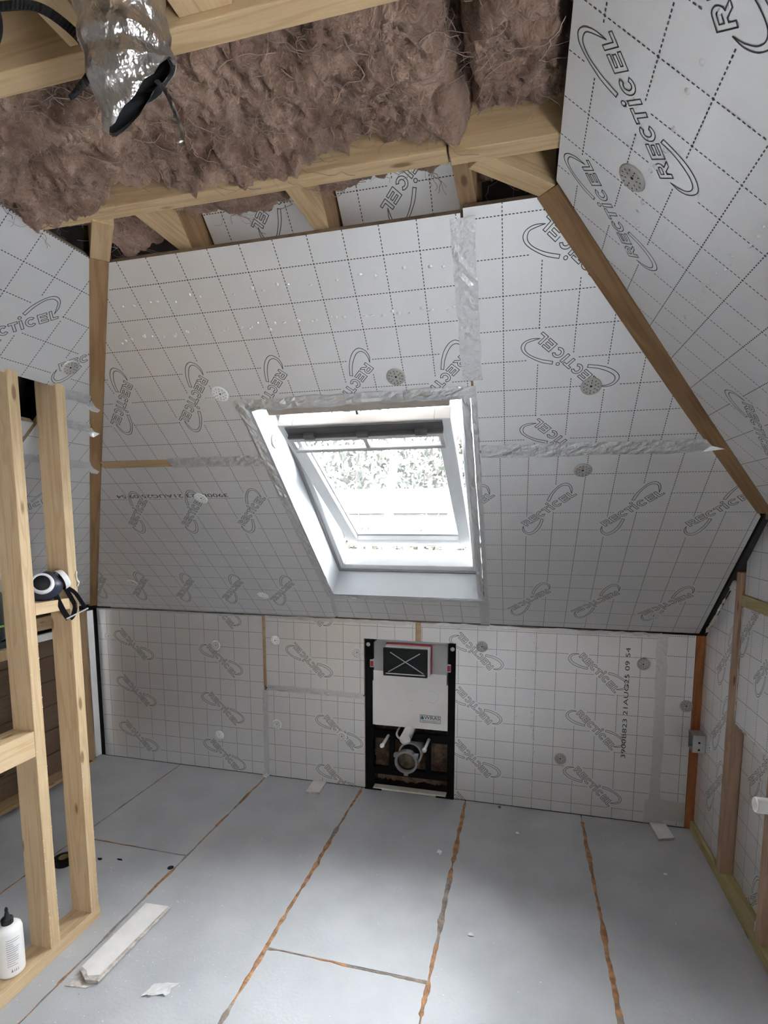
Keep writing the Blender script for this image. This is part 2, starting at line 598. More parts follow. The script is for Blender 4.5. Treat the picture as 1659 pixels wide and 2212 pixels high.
def board(parent, fr, poly, phase, logos, w0=0.0, thick=0.022, cut=None, codes=(), wd=0.0024, name='insulation_board', period=0.1):
    """one foil faced insulation board: body, printed dashed grid, printed logos (sub-parts)"""
    q = MB()
    q.prism(poly, w0 - thick, w0, 0, 1)
    b = q.build(name, [M_FOIL, M_FOAM], parent, fr)
    _PINV.setdefault(b.name, fr.inverted())
    us, vs2 = [p[0] for p in poly], [p[1] for p in poly]
    tr = []
    for lu, lv, la in logos:
        ca, sa = math.cos(R3(la)), math.sin(R3(la))
        tr.append((lu, lv, ca, sa))
    def clear(pt):
        for lu, lv, ca, sa in tr:
            dx, dy = pt[0] - lu, pt[1] - lv
            if dx * dx + dy * dy > 0.033: continue
            lx, ly = dx * ca + dy * sa, -dx * sa + dy * ca
            if any(inside((lx, ly), c) for c in CLEAR): return False
        return True
    g = MB()
    zz = w0 + 0.0004
    for ax in (0, 1):
        lo, hi = (min(us), max(us)) if ax == 0 else (min(vs2), max(vs2))
        l2, h2 = (min(vs2), max(vs2)) if ax == 0 else (min(us), max(us))
        k = math.ceil((lo - phase[ax]) / 0.1)
        while phase[ax] + k * 0.1 < hi:
            c = phase[ax] + k * 0.1
            st = 0.1 / 11
            other = phase[1 - ax]
            j = math.ceil((l2 - other) / st)
            while other + j * st < h2:
                t = other + j * st
                j += 1
                if j % 11 == 1 and False: continue
                pt = (c, t) if ax == 0 else (t, c)
                if not inside(pt, poly) or not clear(pt): continue
                hl, hw = st * 0.30, wd / 2
                if ax == 0:
                    g.add([(c - hw, t - hl, zz), (c + hw, t - hl, zz), (c + hw, t + hl, zz), (c - hw, t + hl, zz)], [(0, 1, 2, 3)])
                else:
                    g.add([(t - hl, c - hw, zz), (t + hl, c - hw, zz), (t + hl, c + hw, zz), (t - hl, c + hw, zz)], [(0, 1, 2, 3)])
            k += 1
    if g.f: g.build('printed_grid', M_INK, b, fr)
    for lu, lv, ca, sa in tr:
        def to_b(p): return (lu + p[0] * ca - p[1] * sa, lv + p[0] * sa + p[1] * ca)
        whole = all(inside(to_b(p), poly) for o_ in LOGO for p in o_)
        mm = fr @ Matrix.Translation((lu, lv, zz)) @ Matrix(((ca, -sa, 0, 0), (sa, ca, 0, 0), (0, 0, 1, 0), (0, 0, 0, 1)))
        if whole:
            link('printed_logo', full_logo_mesh(), b, mm)
        else:
            c_ = MB()
            for p in LOGO: ribbon(c_, p, 0.0021, True, 0, keep=lambda pt: inside(to_b(pt), poly))
            if c_.f: c_.build('printed_logo', M_INK, b, mm)
    for txt, cu_, cv, an, size, xs in codes:
        me = text_mesh(txt, size, xs, M_INK)
        link('printed_code', me, b, fr @ Matrix.Translation((cu_, cv, zz)) @ Matrix.Rotation(R3(an), 4, 'Z'))
    return b

_disc = {}
def disc(parent, fr, u, v, rad=0.031, dark=False, w0=0.0):
    key = dark
    if key not in _disc:
        q = MB()
        q.lathe([(0.0035, 0.0006), (0.008, 0.0016), (0.024, 0.0026), (0.029, 0.0024), (0.031, 0.0)], seg=28)
        q.lathe([(0.0, 0.0004), (0.0036, 0.0006)], seg=10, mi=1)
        for ring, n in ((0.022, 12), (0.0135, 6)):
            for k in range(n):
                a = 2 * math.pi * k / n
                c, s2 = math.cos(a), math.sin(a)
                x, y = ring * c, ring * s2
                hl, hw = 0.0022, 0.0011
                q.add([(x - c * hl + s2 * hw, y - s2 * hl - c * hw, .0031), (x + c * hl + s2 * hw, y + s2 * hl - c * hw, .0031), (x + c * hl - s2 * hw, y + s2 * hl + c * hw, .0031), (x - c * hl - s2 * hw, y - s2 * hl + c * hw, .0031)], [(0, 1, 2, 3)], 1)
        me = bpy.data.meshes.new('fixing_disc')
        me.from_pydata(q.v, [], q.f)
        me.materials.append(M_DISC_G if dark else M_DISC)
        me.materials.append(M_HOLE)
        me.polygons.foreach_set('material_index', q.mi)
        me.polygons.foreach_set('use_smooth', [True] * len(me.polygons))
        _disc[key] = me
    s = rad / 0.031
    return link('fixing_disc', _disc[key], parent, fr @ Matrix.Translation((u, v, w0 + 0.0005)) @ Matrix.Rotation(u * 7 + v * 3, 4, 'Z') @ Matrix.Diagonal((s, s, 1, 1)))

_tape_n = [0]
def tape(parent, fr, pts, wid, w0=0.0012, crinkle=0.0010, material=None, name='foil_tape', ragged=0.0):
    """crinkled strip of foil tape along pts (u, v) in a wall frame"""
    _tape_n[0] += 1
    sd = _tape_n[0] * 3.7
    P = [Vector((p[0], p[1])) for p in pts]
    line = []
    for i in range(len(P) - 1):
        L = (P[i + 1] - P[i]).length
        k = max(2, int(L / 0.02))
        line += [P[i].lerp(P[i + 1], t / k) for t in range(k)]
    line.append(P[-1])
    rows = 5
    vv, ff = [], []
    for i, p in enumerate(line):
        t = (line[min(i + 1, len(line) - 1)] - line[max(i - 1, 0)]).normalized()
        n = Vector((-t.y, t.x))
        for r in range(rows):
            s = (r / (rows - 1) - 0.5) * wid
            if r in (0, rows - 1) and ragged: s += ragged * float(vnoise(i * 0.6 + sd, r, 1.0))
            h = crinkle * (0.6 + float(fbm((p.x + sd) * 60, (p.y + s) * 60, r * 0.3, 2, 5)))
            if r in (0, rows - 1): h = 0
            vv.append((p.x + n.x * s, p.y + n.y * s, w0 + max(h, 0)))
    for i in range(len(line) - 1):
        for r in range(rows - 1):
            a = i * rows + r
            ff.append((a, a + rows, a + rows + 1, a + 1))
    q = MB()
    q.add(vv, ff)
    o = q.build(name, material or M_TAPE, parent, fr)
    # faces must look into the room
    return o

def blisters(parent, fr, u0, u1, v, n, seed, along=0, w0=0.0):
    """row of small foil blisters, one part"""
    rng = random.Random(seed)
    q = MB()
    for k in range(n):
        t = u0 + (u1 - u0) * (k + rng.random()) / n
        s = v + rng.gauss(0, 0.006)
        a, b = rng.uniform(.003, .008), rng.uniform(.003, .006)
        x, y = (t, s) if along == 0 else (s, t)
        if along: a, b = b, a
        h = rng.uniform(.0015, .0035)
        vv = [(x, y, w0 + h)] + [(x + a * math.cos(i * math.pi / 3.5) * .5, y + b * math.sin(i * math.pi / 3.5) * .5, w0 + h * .75) for i in range(7)] + [(x + a * math.cos(i * math.pi / 3.5), y + b * math.sin(i * math.pi / 3.5), w0) for i in range(7)]
        ff = [(0, 1 + i, 1 + (i + 1) % 7) for i in range(7)] + [(1 + i, 8 + i, 8 + (i + 1) % 7, 1 + (i + 1) % 7) for i in range(7)]
        q.add(vv, ff)
    o = q.build('foil_blisters', M_FOIL, parent, fr, smooth=True)
    o['kind'] = 'stuff'
    return o

# ================================================================== STRUCTURE
# ---------------- floor
floor = empty('floor', kind='structure', label='grey chipboard floor panels with brown glue lines along the joints')
JX = [-2.347, -1.747, -1.147, -0.545, 0.051, 0.652, 1.30]
ENDS = {0: [-1.9], 1: [-0.82, -3.2], 2: [-2.2], 3: [-1.225, -3.6], 4: [-2.6], 5: [-1.75]}
sub = MB()
sub.box((-2.6, YB, -0.06), (1.5, 0.42, -0.024))
sub.build('sub_floor', M_SUBFLOOR, floor)
GAP = 0.0022
for i in range(6):
    ys = [0.0 if i not in (3,) else 0.0] + ENDS[i] + [YB]
    for k in range(len(ys) - 1):
        q = MB()
        q.box((JX[i] + GAP, ys[k + 1] + GAP, -0.022), (JX[i + 1] - GAP, ys[k] - (GAP if k else -0.0), 0.0), bev=0.0012)
        q.build('floor_board', M_FLOOR, floor)

def glue(pts, wid, seed, mats=(M_GLUE, M_GLUEG), dirty=0.3, gap=0.08):
    """irregular squeezed-out glue bead along a floor joint"""
    P = [Vector((*p, 0)) for p in pts]
    L = (P[1] - P[0]).length
    n = max(8, int(L / 0.011))
    t = (P[1] - P[0]).normalized()
    nn = Vector((-t.y, t.x, 0))
    q = MB()
    vv, ff, mi = [], [], []
    s = np.linspace(0, L, n + 1)
    wv = fbm(s * 14, seed * 3.1, 0.5, 3, seed)
    of = fbm(s * 10, seed * 5.7, 2.5, 3, seed + 5)
    dt = fbm(s * 2.5, seed * 9.1, 4.5, 2, seed + 9)
    for i in range(n + 1):
        p = P[0] + t * s[i] + nn * float(of[i]) * 0.0035
        h = max(0.0008, wid * (0.5 + 0.42 * float(wv[i])))
        if float(dt[i]) > 0.62 - gap: h *= 0.25
        z = 0.0016 + 0.0014 * abs(float(wv[i]))
        vv += [p - nn * h + Vector((0, 0, .0002)), p - nn * h * .5 + Vector((0, 0, z)), p + nn * h * .5 + Vector((0, 0, z)), p + nn * h + Vector((0, 0, .0002))]
    for i in range(n):
        for k in range(3):
            a = i * 4 + k
            ff.append((a, a + 1, a + 5, a + 4))
            mi.append(1 if float(dt[i]) < -0.62 + dirty else 0)
    q.add(vv, [f[::-1] for f in ff])
    q.mi = mi
    return q.build('glue_bead', list(mats), floor, smooth=True)

glue([(JX[1], 0.0), (JX[1], -2.4)], 0.0065, 1, dirty=0.5)
glue([(JX[2], -0.03), (JX[2], -2.2)], 0.0105, 2, dirty=0.45)
glue([(JX[3], -0.03), (JX[3], -2.0)], 0.0145, 3, dirty=0.3)
glue([(JX[4], -0.02), (JX[4], -2.0)], 0.0165, 4, dirty=0.2)
glue([(JX[5], -0.07), (JX[5], -1.24)], 0.0155, 5, dirty=0.1)
glue([(JX[3] + .01, -1.225), (JX[4] - .005, -1.232)], 0.0105, 6, dirty=0.9)
glue([(JX[1] + .01, -0.818), (JX[2] - .008, -0.822)], 0.0075, 7, dirty=0.75)

# ---------------- knee wall under the window
wall_front = empty('wall_front', kind='structure', label='low foil faced knee wall below the roof window')
TXT = '3900B823 21AUG25 09 54'
KT = 0.984
k1 = board(wall_front, F_K, [(-2.312, 0.004), (-1.150, 0.004), (-1.150, KT), (-2.312, KT)], (0.058, 0.081),
           [(-1.426, .695, 315), (-1.426, .394, 315), (-1.425, .095, 315), (-1.427, .995, 315), (-2.053, .762, 135), (-2.052, .461, 135), (-2.052, .161, 135)])
k2 = board(wall_front, F_K, [(-1.136, .552), (-.530, .552), (-.530, .880), (-.235, .880), (-.235, KT), (-1.136, KT)], (.048, .0525),
           [(-.868, .735, 135), (-.868, 1.035, 135)])
k3 = board(wall_front, F_K, [(-1.136, .004), (-.528, .004), (-.528, .545), (-1.136, .545)], (.011, .002),
           [(-.676, .317, 315), (-.676, .016, 315)])
k4 = board(wall_front, F_K, [(-.014, .004), (.993, .004), (.993, KT), (-.205, KT), (-.205, .880), (-.014, .880)], (0.0, .0598),
           [(.710, .770, 315), (.708, .469, 315), (.706, .165, 315), (.087, .845, 135), (.086, .545, 135), (.085, .246, 135), (.084, -.054, 135)],
           codes=[(TXT, .842, .62, 90, .030, 1.75)])
k5 = board(wall_front, F_K, [(1.000, .004), (1.140, .004), (1.140, KT), (1.000, KT)], (.004, .0765), [])
for u, v, dk in [(-2.235, .804, 0), (-1.464, .787, 0), (-1.073, .838, 0), (-.571, .796, 0), (.123, .871, 1), (.913, .828, 1), (-1.074, .328, 0), (-1.462, .222, 0), (-.667, .294, 0), (.538, .296, 1), (1.116, .631, 1)]:
    disc(wall_front, F_K, u, v, 0.030, bool(dk))
tape(wall_front, F_K, [(-1.146, .010), (-1.143, .535)], .034, ragged=.002)
q = MB(); q.box((-1.152, .56, -.003), (-1.133, KT, .0012)); q.build('joint_batten', M_HEAD, wall_front, F_K)
tape(wall_front, F_K, [(-1.130, .553), (-.85, .551), (-.535, .546)], .034, crinkle=.002, ragged=.003)
q = MB(); q.box((-.233, .882, -.012), (-.206, KT, -.004)); q.build('joint_batten', M_PINE, wall_front, F_K)
tape(wall_front, F_K, [(.990, .985), (.996, .70), (.998, .42), (.996, .12)], .050, ragged=.003)
tape(wall_front, F_K, [(.996, .130), (.998, .004)], .090, ragged=.004)
tape(wall_front, F_K, [(1.01, .085), (1.138, .080)], .11, ragged=.004)
tape(wall_front, F_K, [(-.20, .976), (.15, .977)], .022, crinkle=.003, ragged=.004, w0=.003)
tape(wall_front, F_K, [(.16, .976), (.99, .977)], .022, crinkle=.002, ragged=.004, w0=.003)
tape(wall_front, F_K, [(-1.13, .977), (-.24, .977)], .018, crinkle=.002, ragged=.004, w0=.003)
tape(wall_front, F_K, [(-2.30, .979), (-1.2, .979)], .010, crinkle=.002, ragged=.002, w0=.003)
blisters(wall_front, F_K, .04, .96, .395, 46, 3, along=1)
blisters(wall_front, F_K, .04, .75, .30, 12, 4, along=1)
# timber showing in the corner with the right wall
timber('corner_timber', (1.161, -.004, 0.0), (1.161, -.004, .985), .038, .03, (0, 1, 0), M_ORANGE, wall_front)
# cavity behind the opening
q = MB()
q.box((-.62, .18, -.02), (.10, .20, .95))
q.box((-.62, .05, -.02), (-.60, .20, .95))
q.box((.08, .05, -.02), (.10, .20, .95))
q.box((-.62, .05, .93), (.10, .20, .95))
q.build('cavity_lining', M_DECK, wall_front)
q = MB(); q.box((-.48, -.002, .0005), (-.06, .045, .012), bev=.003); q.build('sole_plate', M_FOAMW, wall_front)
# outer leaf keeping the weather out
q = MB(); q.box((-2.7, .30, -.3), (1.6, .34, 1.25)); q.box((-2.7, .05, -.3), (-.64, .07, .97)); q.box((.12, .05, -.3), (1.3, .07, .97)); q.build('outer_leaf', M_DECK, wall_front)

# ---------------- front roof slope
slope = empty('wall_front_slope', kind='structure', label='foil faced front roof slope around the open roof window')
VT, VS = 1.933, 1.163
def ul(v): return -2.312 + v * C_
def ur(v): return 1.150 if v < .827 else 1.150 - (v - .827) * C_ / 1.0 * 1.0
WU0, WU1, WV0, WV1 = -.648, .112, .232, 1.400    # window opening
G = .004
bUL = board(slope, F_S, [(ul(VS + G), VS + G), (WU0 - .012, VS + G), (WU0 - .012, WV1 + .01), (.146, WV1 + .01), (.146, VT), (ul(VT), VT)], (.0347, .0585),
            [(-1.166, 1.452, 225), (-.859, 1.450, 225), (-.560, 1.450, 225), (-.260, 1.450, 225), (.040, 1.450, 225)])
bLL = board(slope, F_S, [(ul(0) + .01, .006), (-.690, .006), (WU0 - .012, .12), (WU0 - .012, VS - G), (ul(VS - G), VS - G)], (.0465, .0525),
            [(-1.460, .866, 45), (-1.163, .868, 45), (-.862, .872, 45), (-.940, .240, 225), (-1.240, .238, 225), (-1.540, .237, 225), (-1.84, .236, 225), (-2.12, .236, 225)],
            codes=[(TXT, -1.22, .972, 180, .030, 1.75)])
bLW = board(slope, F_S, [(-.684, .006), (.140, .006), (.140, WV0 - .012), (WU0 - .012, WV0 - .012), (WU0 - .012, .12)], (.0205, .066), [])
bUR = board(slope, F_S, [(.153, VS + .01), (ur(VS + .01), VS + .01), (ur(VT + .01), VT + .01), (.153, VT + .01)], (.0481, .0154),
            [(.436, 1.804, 135), (.436, 1.503, 135), (.436, 1.203, 135)])
bLR = board(slope, F_S, [(.150, .006), (1.150, .006), (1.150, .827), (ur(VS), VS), (.150, VS)], (.0311, .0509),
            [(.109, .871, 45), (.410, .871, 45), (.710, .871, 45), (1.010, .871, 45), (.352, .237, 225), (.652, .238, 225), (.952, .238, 225)])
for u, v, dk in [(-.093, 1.491, 1), (-.738, 1.471, 0), (.509, 1.413, 1), (.519, 1.069, 1), (-1.076, .955, 0), (-1.865, .278, 0), (-1.068, .198, 0), (.923, .146, 0)]:
    disc(slope, F_S, u, v, 0.031, bool(dk))
tape(slope, F_S, [(.150, VT - .01), (.150, 1.46)], .062, ragged=.003, crinkle=.0015)
q = MB(); q.box((ul(VS) + .005, VS - .019, -.002), (-1.115, VS + .019, .0014)); q.build('joint_batten', M_HEAD, slope, F_S)
tape(slope, F_S, [(-1.12, VS), (-.70, VS - .002)], .052, ragged=.003, crinkle=.002)
tape(slope, F_S, [(.165, 1.168), (.905, 1.165)], .058, ragged=.004, crinkle=.002)
q = MB(); q.add([(.88, 1.195, .003), (.925, 1.190, .006), (.94, 1.165, .02), (.918, 1.150, .006), (.88, 1.14, .003)], [(0, 4, 3, 2, 1)]); q.build('tape_flap', M_TAPE, slope, F_S)
tape(slope, F_S, [(.138, .0), (.138, .235)], .045, ragged=.004, crinkle=.002)
tape(slope, F_S, [(-.688, .02), (-.662, .20)], .022, ragged=.004, crinkle=.002)
tape(slope, F_S, [(-2.2, .004), (-.70, .004)], .012, ragged=.002, crinkle=.0015)
blisters(slope, F_S, -1.02, .13, 1.70, 42, 11)
blisters(slope, F_S, -.95, .13, 1.81, 22, 12)
blisters(slope, F_S, -1.6, -.72, .60, 46, 13)
blisters(slope, F_S, -1.4, -.72, .50, 16, 14)
# dents pressed into the right hand board
rng = random.Random(5)
# boards fitted between the rafters, seen through the gap above
for x0, x1 in ((-.62, -.262), (-.205, .132)):
    board(slope, F_S, [(x0, 1.80), (x1, 1.80), (x1, 2.55), (x0, 2.55)], (x0 + .06, .068), [(x1 - .12, 2.0, 225)], w0=-.15, thick=.05)

# ---------------- right roof slope and right wall
slope_r = empty('wall_right_slope', kind='structure', label='pale foil faced right roof slope with rows of printed logos')
RT = 1.078
def re(v): return .648 + v * .7885        # edge along the hip rafter
board(slope_r, F_R, [(re(.004), .004), (4.7, .004), (4.7, RT), (re(RT), RT)], (.0555, .0195),
      [(1.145, .308, 225), (1.451, .308, 225), (1.751, .308, 225), (2.05, .308, 225), (1.841, .926, 45), (1.543, .926, 45), (2.142, .928, 45), (2.442, .926, 45)])
disc(slope_r, F_R, 1.689, .901, .031, True)
blisters(slope_r, F_R, 1.2, 2.0, .66, 26, 21)
blisters(slope_r, F_R, 1.4, 2.2, .86, 14, 22)

wall_right = empty('wall_right', kind='structure', label='stud wall on the right with foil boards between the timbers')
ZR = 1.553
def zs(u): return HK + u * S_ / C_ - .01      # slope height at u=-y
G2 = (2.696, 3.199, .62, 1.50)            # opening of the added fill-light window
wcol = [(.378, .424), (.790, .835), (1.40, 1.445), (1.95, 1.995), (2.65, 2.695), (3.20, 3.245)]
# first bay
board(wall_right, F_W, [(.004, .05), (.374, .05), (.374, zs(.374) - .004), (.004, zs(.004) - .004)], (.06, .05), [(.279, .949, 225), (.249, .345, 225), (.27, .645, 225)], w0=0.0)
# second bay: lower board set back, upper board flush, nogging between
board(wall_right, F_W, [(.43, .05), (.785, .05), (.785, .70), (.43, .70)], (.03, .02), [(.605, .59, 225), (.60, .05, 225)], w0=-.035)
board(wall_right, F_W, [(.43, .71), (.785, .71), (.785, 1.195), (.43, 1.195)], (.03, .02), [(.675, 1.022, 225), (.50, 1.13, 225)], w0=0.0)
board(wall_right, F_W, [(.43, 1.245), (.785, 1.245), (.785, ZR - .01), (.60, ZR - .01), (.43, zs(.43) - .004)], (.06, .02), [(.74, 1.42, 225)], w0=0.0)
board(wall_right, F_W, [(.839, .05), (1.396, .05), (1.396, ZR - .01), (.839, ZR - .01)], (.03, .02), [(1.02, .9, 225), (1.02, .35, 225)], w0=-.01)
board(wall_right, F_W, [(1.449, .05), (1.946, .05), (1.946, ZR - .01), (1.449, ZR - .01)], (.03, .02), [(1.7, .5, 225)], w0=-.01)
board(wall_right, F_W, [(1.999, .05), (2.646, .05), (2.646, ZR - .01), (1.999, ZR - .01)], (.03, .02), [(2.3, .4, 225)], w0=-.01)
board(wall_right, F_W, [(2.699, .05), (3.196, .05), (3.196, .615), (2.699, .615)], (.03, .02), [(2.95, .4, 225)], w0=-.01)
board(wall_right, F_W, [(3.249, .05), (4.7, .05), (4.7, ZR - .01), (3.249, ZR - .01)], (.03, .02), [], w0=-.01)
for i, (a, b) in enumerate(wcol):
    top = zs(a) - .0 if i == 0 else ZR
    timber('stud', (1.165, -(a + b) / 2, .045), (1.165, -(a + b) / 2, top), b - a, .07, (1, 0, 0), M_PINK, wall_right)
timber('sole_plate', (1.165, -.002, .0225), (1.165, -4.6, .0225), .045, .09, (1, 0, 0), M_GREEN, wall_right)
timber('nogging', (1.170, -.428, 1.22), (1.170, -.787, 1.22), .045, .06, (1, 0, 0), M_GREEN, wall_right)
timber('wall_plate', (1.168, -.60, ZR + .01), (1.168, -4.6, ZR + .01), .045, .06, (1, 0, 0), M_GREEN, wall_right)
disc(wall_right, F_W, .157, .491, .032, False)
# squeezed out expanding foam along the stud edges
def foam_bead(parent, a, b, rad, seed, name='foam_bead'):
    n = max(6, int((Vector(b) - Vector(a)).length / .012))
    pts, rr = [], []
    for i in range(n + 1):
        p = Vector(a).lerp(Vector(b), i / n)
        k = float(fbm(i * .35, seed, .3, 3, seed))
        p += Vector((.003 * k, .004 * float(fbm(i * .5, seed, 7.3, 2, seed + 3)), 0))
        pts.append(p)
        rr.append(max(.0006, rad * (.55 + .9 * k)))
    q = MB()
    q.tube(pts, rr, 6)
    return q.build(name, M_FOAMW, parent, smooth=True)
foam_bead(wall_right, (1.170, -.374, .06), (1.170, -.374, 1.0), .006, 1)
foam_bead(wall_right, (1.172, -.784, .06), (1.172, -.784, .75), .010, 2)
foam_bead(wall_right, (1.176, -.012, 1.0), (1.176, -.33, 1.285), .008, 3)
foam_bead(wall_right, (1.178, -.430, .71), (1.178, -.785, .705), .004, 4)
foam_bead(wall_right, (1.178, -.427, .72), (1.178, -.427, 1.19), .004, 5)
q = MB(); q.box((1.29, -G2[0], -.3), (1.31, .35, 1.75)); q.box((1.29, -4.7, -.3), (1.31, -G2[1], 1.75)); q.box((1.29, -G2[1], -.3), (1.31, -G2[0], G2[2])); q.box((1.29, -G2[1], G2[3]), (1.31, -G2[0], 1.75)); q.build('outer_leaf', M_DECK, wall_right)

# ---------------- left roof slope and left knee wall
slope_l = empty('wall_left_slope', kind='structure', label='pale foil faced left roof slope above the stud partition')
LT, LM = 1.915, 1.467
def le(v): return -.012 - v * .7555        # edge along the hip rafter
board(slope_l, F_L, [(-4.7, LM), (le(LM), LM), (le(LT), LT), (-4.7, LT)], (.0865, .0135), [(-1.525, 1.626, 45), (-1.224, 1.630, 45), (-1.825, 1.626, 45)])
board(slope_l, F_L, [(-1.245, 1.138), (le(1.138), 1.138), (le(LM - .004), LM - .004), (-1.245, LM - .004)], (.05, .04), [])
board(slope_l, F_L, [(-4.7, .01), (le(.01), .01), (le(1.13), 1.13), (-1.26, 1.13), (-1.26, 1.30), (-4.7, 1.30)], (.04, .035), [(-1.02, .86, 45), (-1.32, .86, 45), (-1.30, 1.10, 45), (-.62, .40, 45), (-.95, .40, 45)])
disc(slope_l, F_L, -1.275, 1.555, .031, True)
for v in (1.452, 1.327, 1.136):
    tape(slope_l, F_L, [(-1.24, v), (le(v) - .002, v)], .040, ragged=.003, crinkle=.002)
for k, v in enumerate((1.445, 1.327, 1.136)):
    e = le(v)
    q = MB()
    q.add([(e - .004, v + .020, .003), (e + .052, v + .012 - .016 * (k == 0), .016), (e + .040 - .02 * (k == 1), v - .026, .020), (e + .012, v - .030, .014), (e - .004, v - .020, .003)], [(0, 4, 3, 2, 1)])
    q.build('tape_flap', M_TAPE, slope_l, F_L)

wall_left = empty('wall_left', kind='structure', label='low left knee wall of brown timber, its shaded foil boards drawn as dark planks')
for k in range(6):
    q = MB(); q.box((-4.7, .03 + k * .145, -.04), (-.18, .03 + k * .145 + .141, -.015), bev=.003); q.build('shade_plank', M_SHADEW, wall_left, F_LK)  # dark planks added in place of foil boards lying in shade
timber('corner_stud', (XL + .002, -.128, 0), (XL + .002, -.128, .985), .09, .06, (-1, 0, 0), M_HEAD, wall_left)
q = MB(); q.prism([(-.080, .02), (-.030, .02), (-.030, .975), (-.080, .975)], -.03, .006, 0, 0); q.build('cut_board_edge', M_FOIL, wall_left, F_LK)
timber('wall_plate', (XL + .004, -.20, .955), (XL + .004, -4.6, .955), .075, .07, (-1, 0, 0), M_HEAD, wall_left)
timber('pale_rail', (XL + .006, -.20, .875), (XL + .006, -4.6, .875), .040, .05, (-1, 0, 0), M_PLASTER, wall_left)
timber('floor_rail', (XL + .03, -.18, .03), (XL + .03, -4.6, .03), .10, .02, (0, 0, 1), M_HEAD, wall_left)
q = MB(); q.box((-2.50, -4.7, -.3), (-2.47, .35, 1.2)); q.build('outer_leaf', M_DECK, wall_left)

# ---------------- roof decking outside the boards (keeps daylight to the window openings)
deck = empty('roof_deck', kind='structure', label='dark roof decking above the rafters')
DW = -.24
D2 = 2.75
def deck_piece(fr, poly, w0=DW):
    q = MB()
    q.prism(poly, w0 - .03, w0, 0, 0)
    return q.build('deck_board', M_DECK, deck, fr)
deck_piece(F_S, [(-2.9, -.45), (-.74, -.45), (-.74, D2), (-2.9, D2)])
deck_piece(F_S, [(.20, -.45), (1.6, -.45), (1.6, D2), (.20, D2)])
deck_piece(F_S, [(-.74, -.45), (.20, -.45), (.20, .13), (-.74, .13)])
deck_piece(F_S, [(-.74, 1.52), (.20, 1.52), (.20, D2), (-.74, D2)])
deck_piece(F_R, [(-.5, -.4), (4.8, -.4), (4.8, 2.4), (-.5, 2.4)])
deck_piece(F_L, [(-4.8, -.4), (.5, -.4), (.5, 2.9), (-4.8, 2.9)])
q = MB(); q.box((-1.6, -4.8, 2.72), (1.2, -1.2, 2.75)); q.build('deck_board', M_DECK, deck)

# ---------------- back wall behind the camera
wall_back = empty('wall_back', kind='structure', label='plain brown boarded back wall behind the viewpoint')
q = MB(); q.box((-2.6, YB - .1, -.3), (1.5, YB, 2.75)); q.build('wall_panel', M_WALLB, wall_back)
q = MB(); q.box((-1.0, -4.7, 2.300), (.42, -2.72, 2.312)); 
ceil = q.build('ceiling', M_PLASTER); tag(ceil, 'ceiling boards behind the viewpoint', None, None, 'structure')

# ---------------- roof window
win = empty('window_1', (-.268, -.6, 1.55), kind='structure', label='white centre pivot roof window standing open in the front slope')
def wb(name, lo, hi, material, parent=win, bev=.0, fr=F_S):
    q = MB(); q.box(lo, hi, bev=bev)
    return q.build(name, material, parent, fr)
RD = -.155
M_LINER = foil_mat('liner_foil', (0.58, 0.60, 0.62), 0.42, 0.45, 0.15, 6.0)
wb('reveal_lining', (WU0 - .012, WV0 - .012, RD), (WU0, WV1 + .012, -.001), M_LINER)
wb('reveal_lining', (WU1, WV0 - .012, RD), (WU1 + .012, WV1 + .012, -.001), M_LINER)
wb('reveal_lining', (WU0, WV0 - .012, RD), (WU1, WV0, -.001), M_LINER)
wb('reveal_lining', (WU0, WV1, RD), (WU1, WV1 + .012, -.001), M_LINER)
disc(win, F_S @ Matrix.Translation((WU0 + .0005, 1.20, -.07)) @ Matrix.Rotation(R3(90), 4, 'Y'), 0, 0, .032, False)
FD = -.275
wb('frame_jamb', (WU0 - .015, WV0 - .02, FD), (WU0 + .036, WV1 + .02, RD - .012), M_WHITE, bev=.003)
wb('frame_jamb', (WU1 - .036, WV0 - .02, FD), (WU1 + .015, WV1 + .02, RD - .012), M_WHITE, bev=.003)
wb('frame_sill', (WU0 + .037, WV0 - .02, FD), (WU1 - .037, WV0 + .045, RD - .012), M_WHITE, bev=.003)
head = wb('frame_head', (WU0 + .045, 1.352, -.215), (WU1 - .045, WV1 - .001, -.022), M_BEIGE, bev=.003)
for lo, hi in (((WU0, WV0, RD - .011), (WU0 + .012, WV1, RD)), ((WU1 - .012, WV0, RD - .011), (WU1, WV1, RD)), ((WU0 + .0125, WV0, RD - .011), (WU1 - .0125, WV0 + .012, RD))):
    wb('gasket_strip', lo, hi, M_GASKET)
# data plate and catches on the underside of the head (facing down the slope)
F_H = F_S @ Matrix.Translation((0, 1.3515, 0)) @ Matrix.Rotation(R3(90), 4, 'X')    # local y -> out of the head face
def hb(name, lo, hi, material, bev=0): return wb(name, lo, hi, material, head, bev, F_S)
hb('data_plate', (-.588, 1.3505, -.10), (-.480, 1.3518, -.035), mat('plate_foil', (.62, .58, .55), .4, noise=.1))
hb('plate_panel', (-.575, 1.3497, -.060), (-.535, 1.3504, -.045), M_CHAR)
me = text_mesh('VELUX', .014, 1.15, M_WHITE)
link('plate_text', me, head, F_S @ Matrix.Translation((-.555, 1.3493, -.0525)) @ Matrix.Rotation(R3(90), 4, 'X'))
for k in range(3):
    hb('plate_line', (-.572, 1.3498, -.070 - .009 * k), (-.500 - .012 * k, 1.3504, -.0665 - .009 * k), M_GASKET)
hb('catch_plate', (-.345, 1.3475, -.125), (-.195, 1.3518, -.030), M_BEIGE, .001)
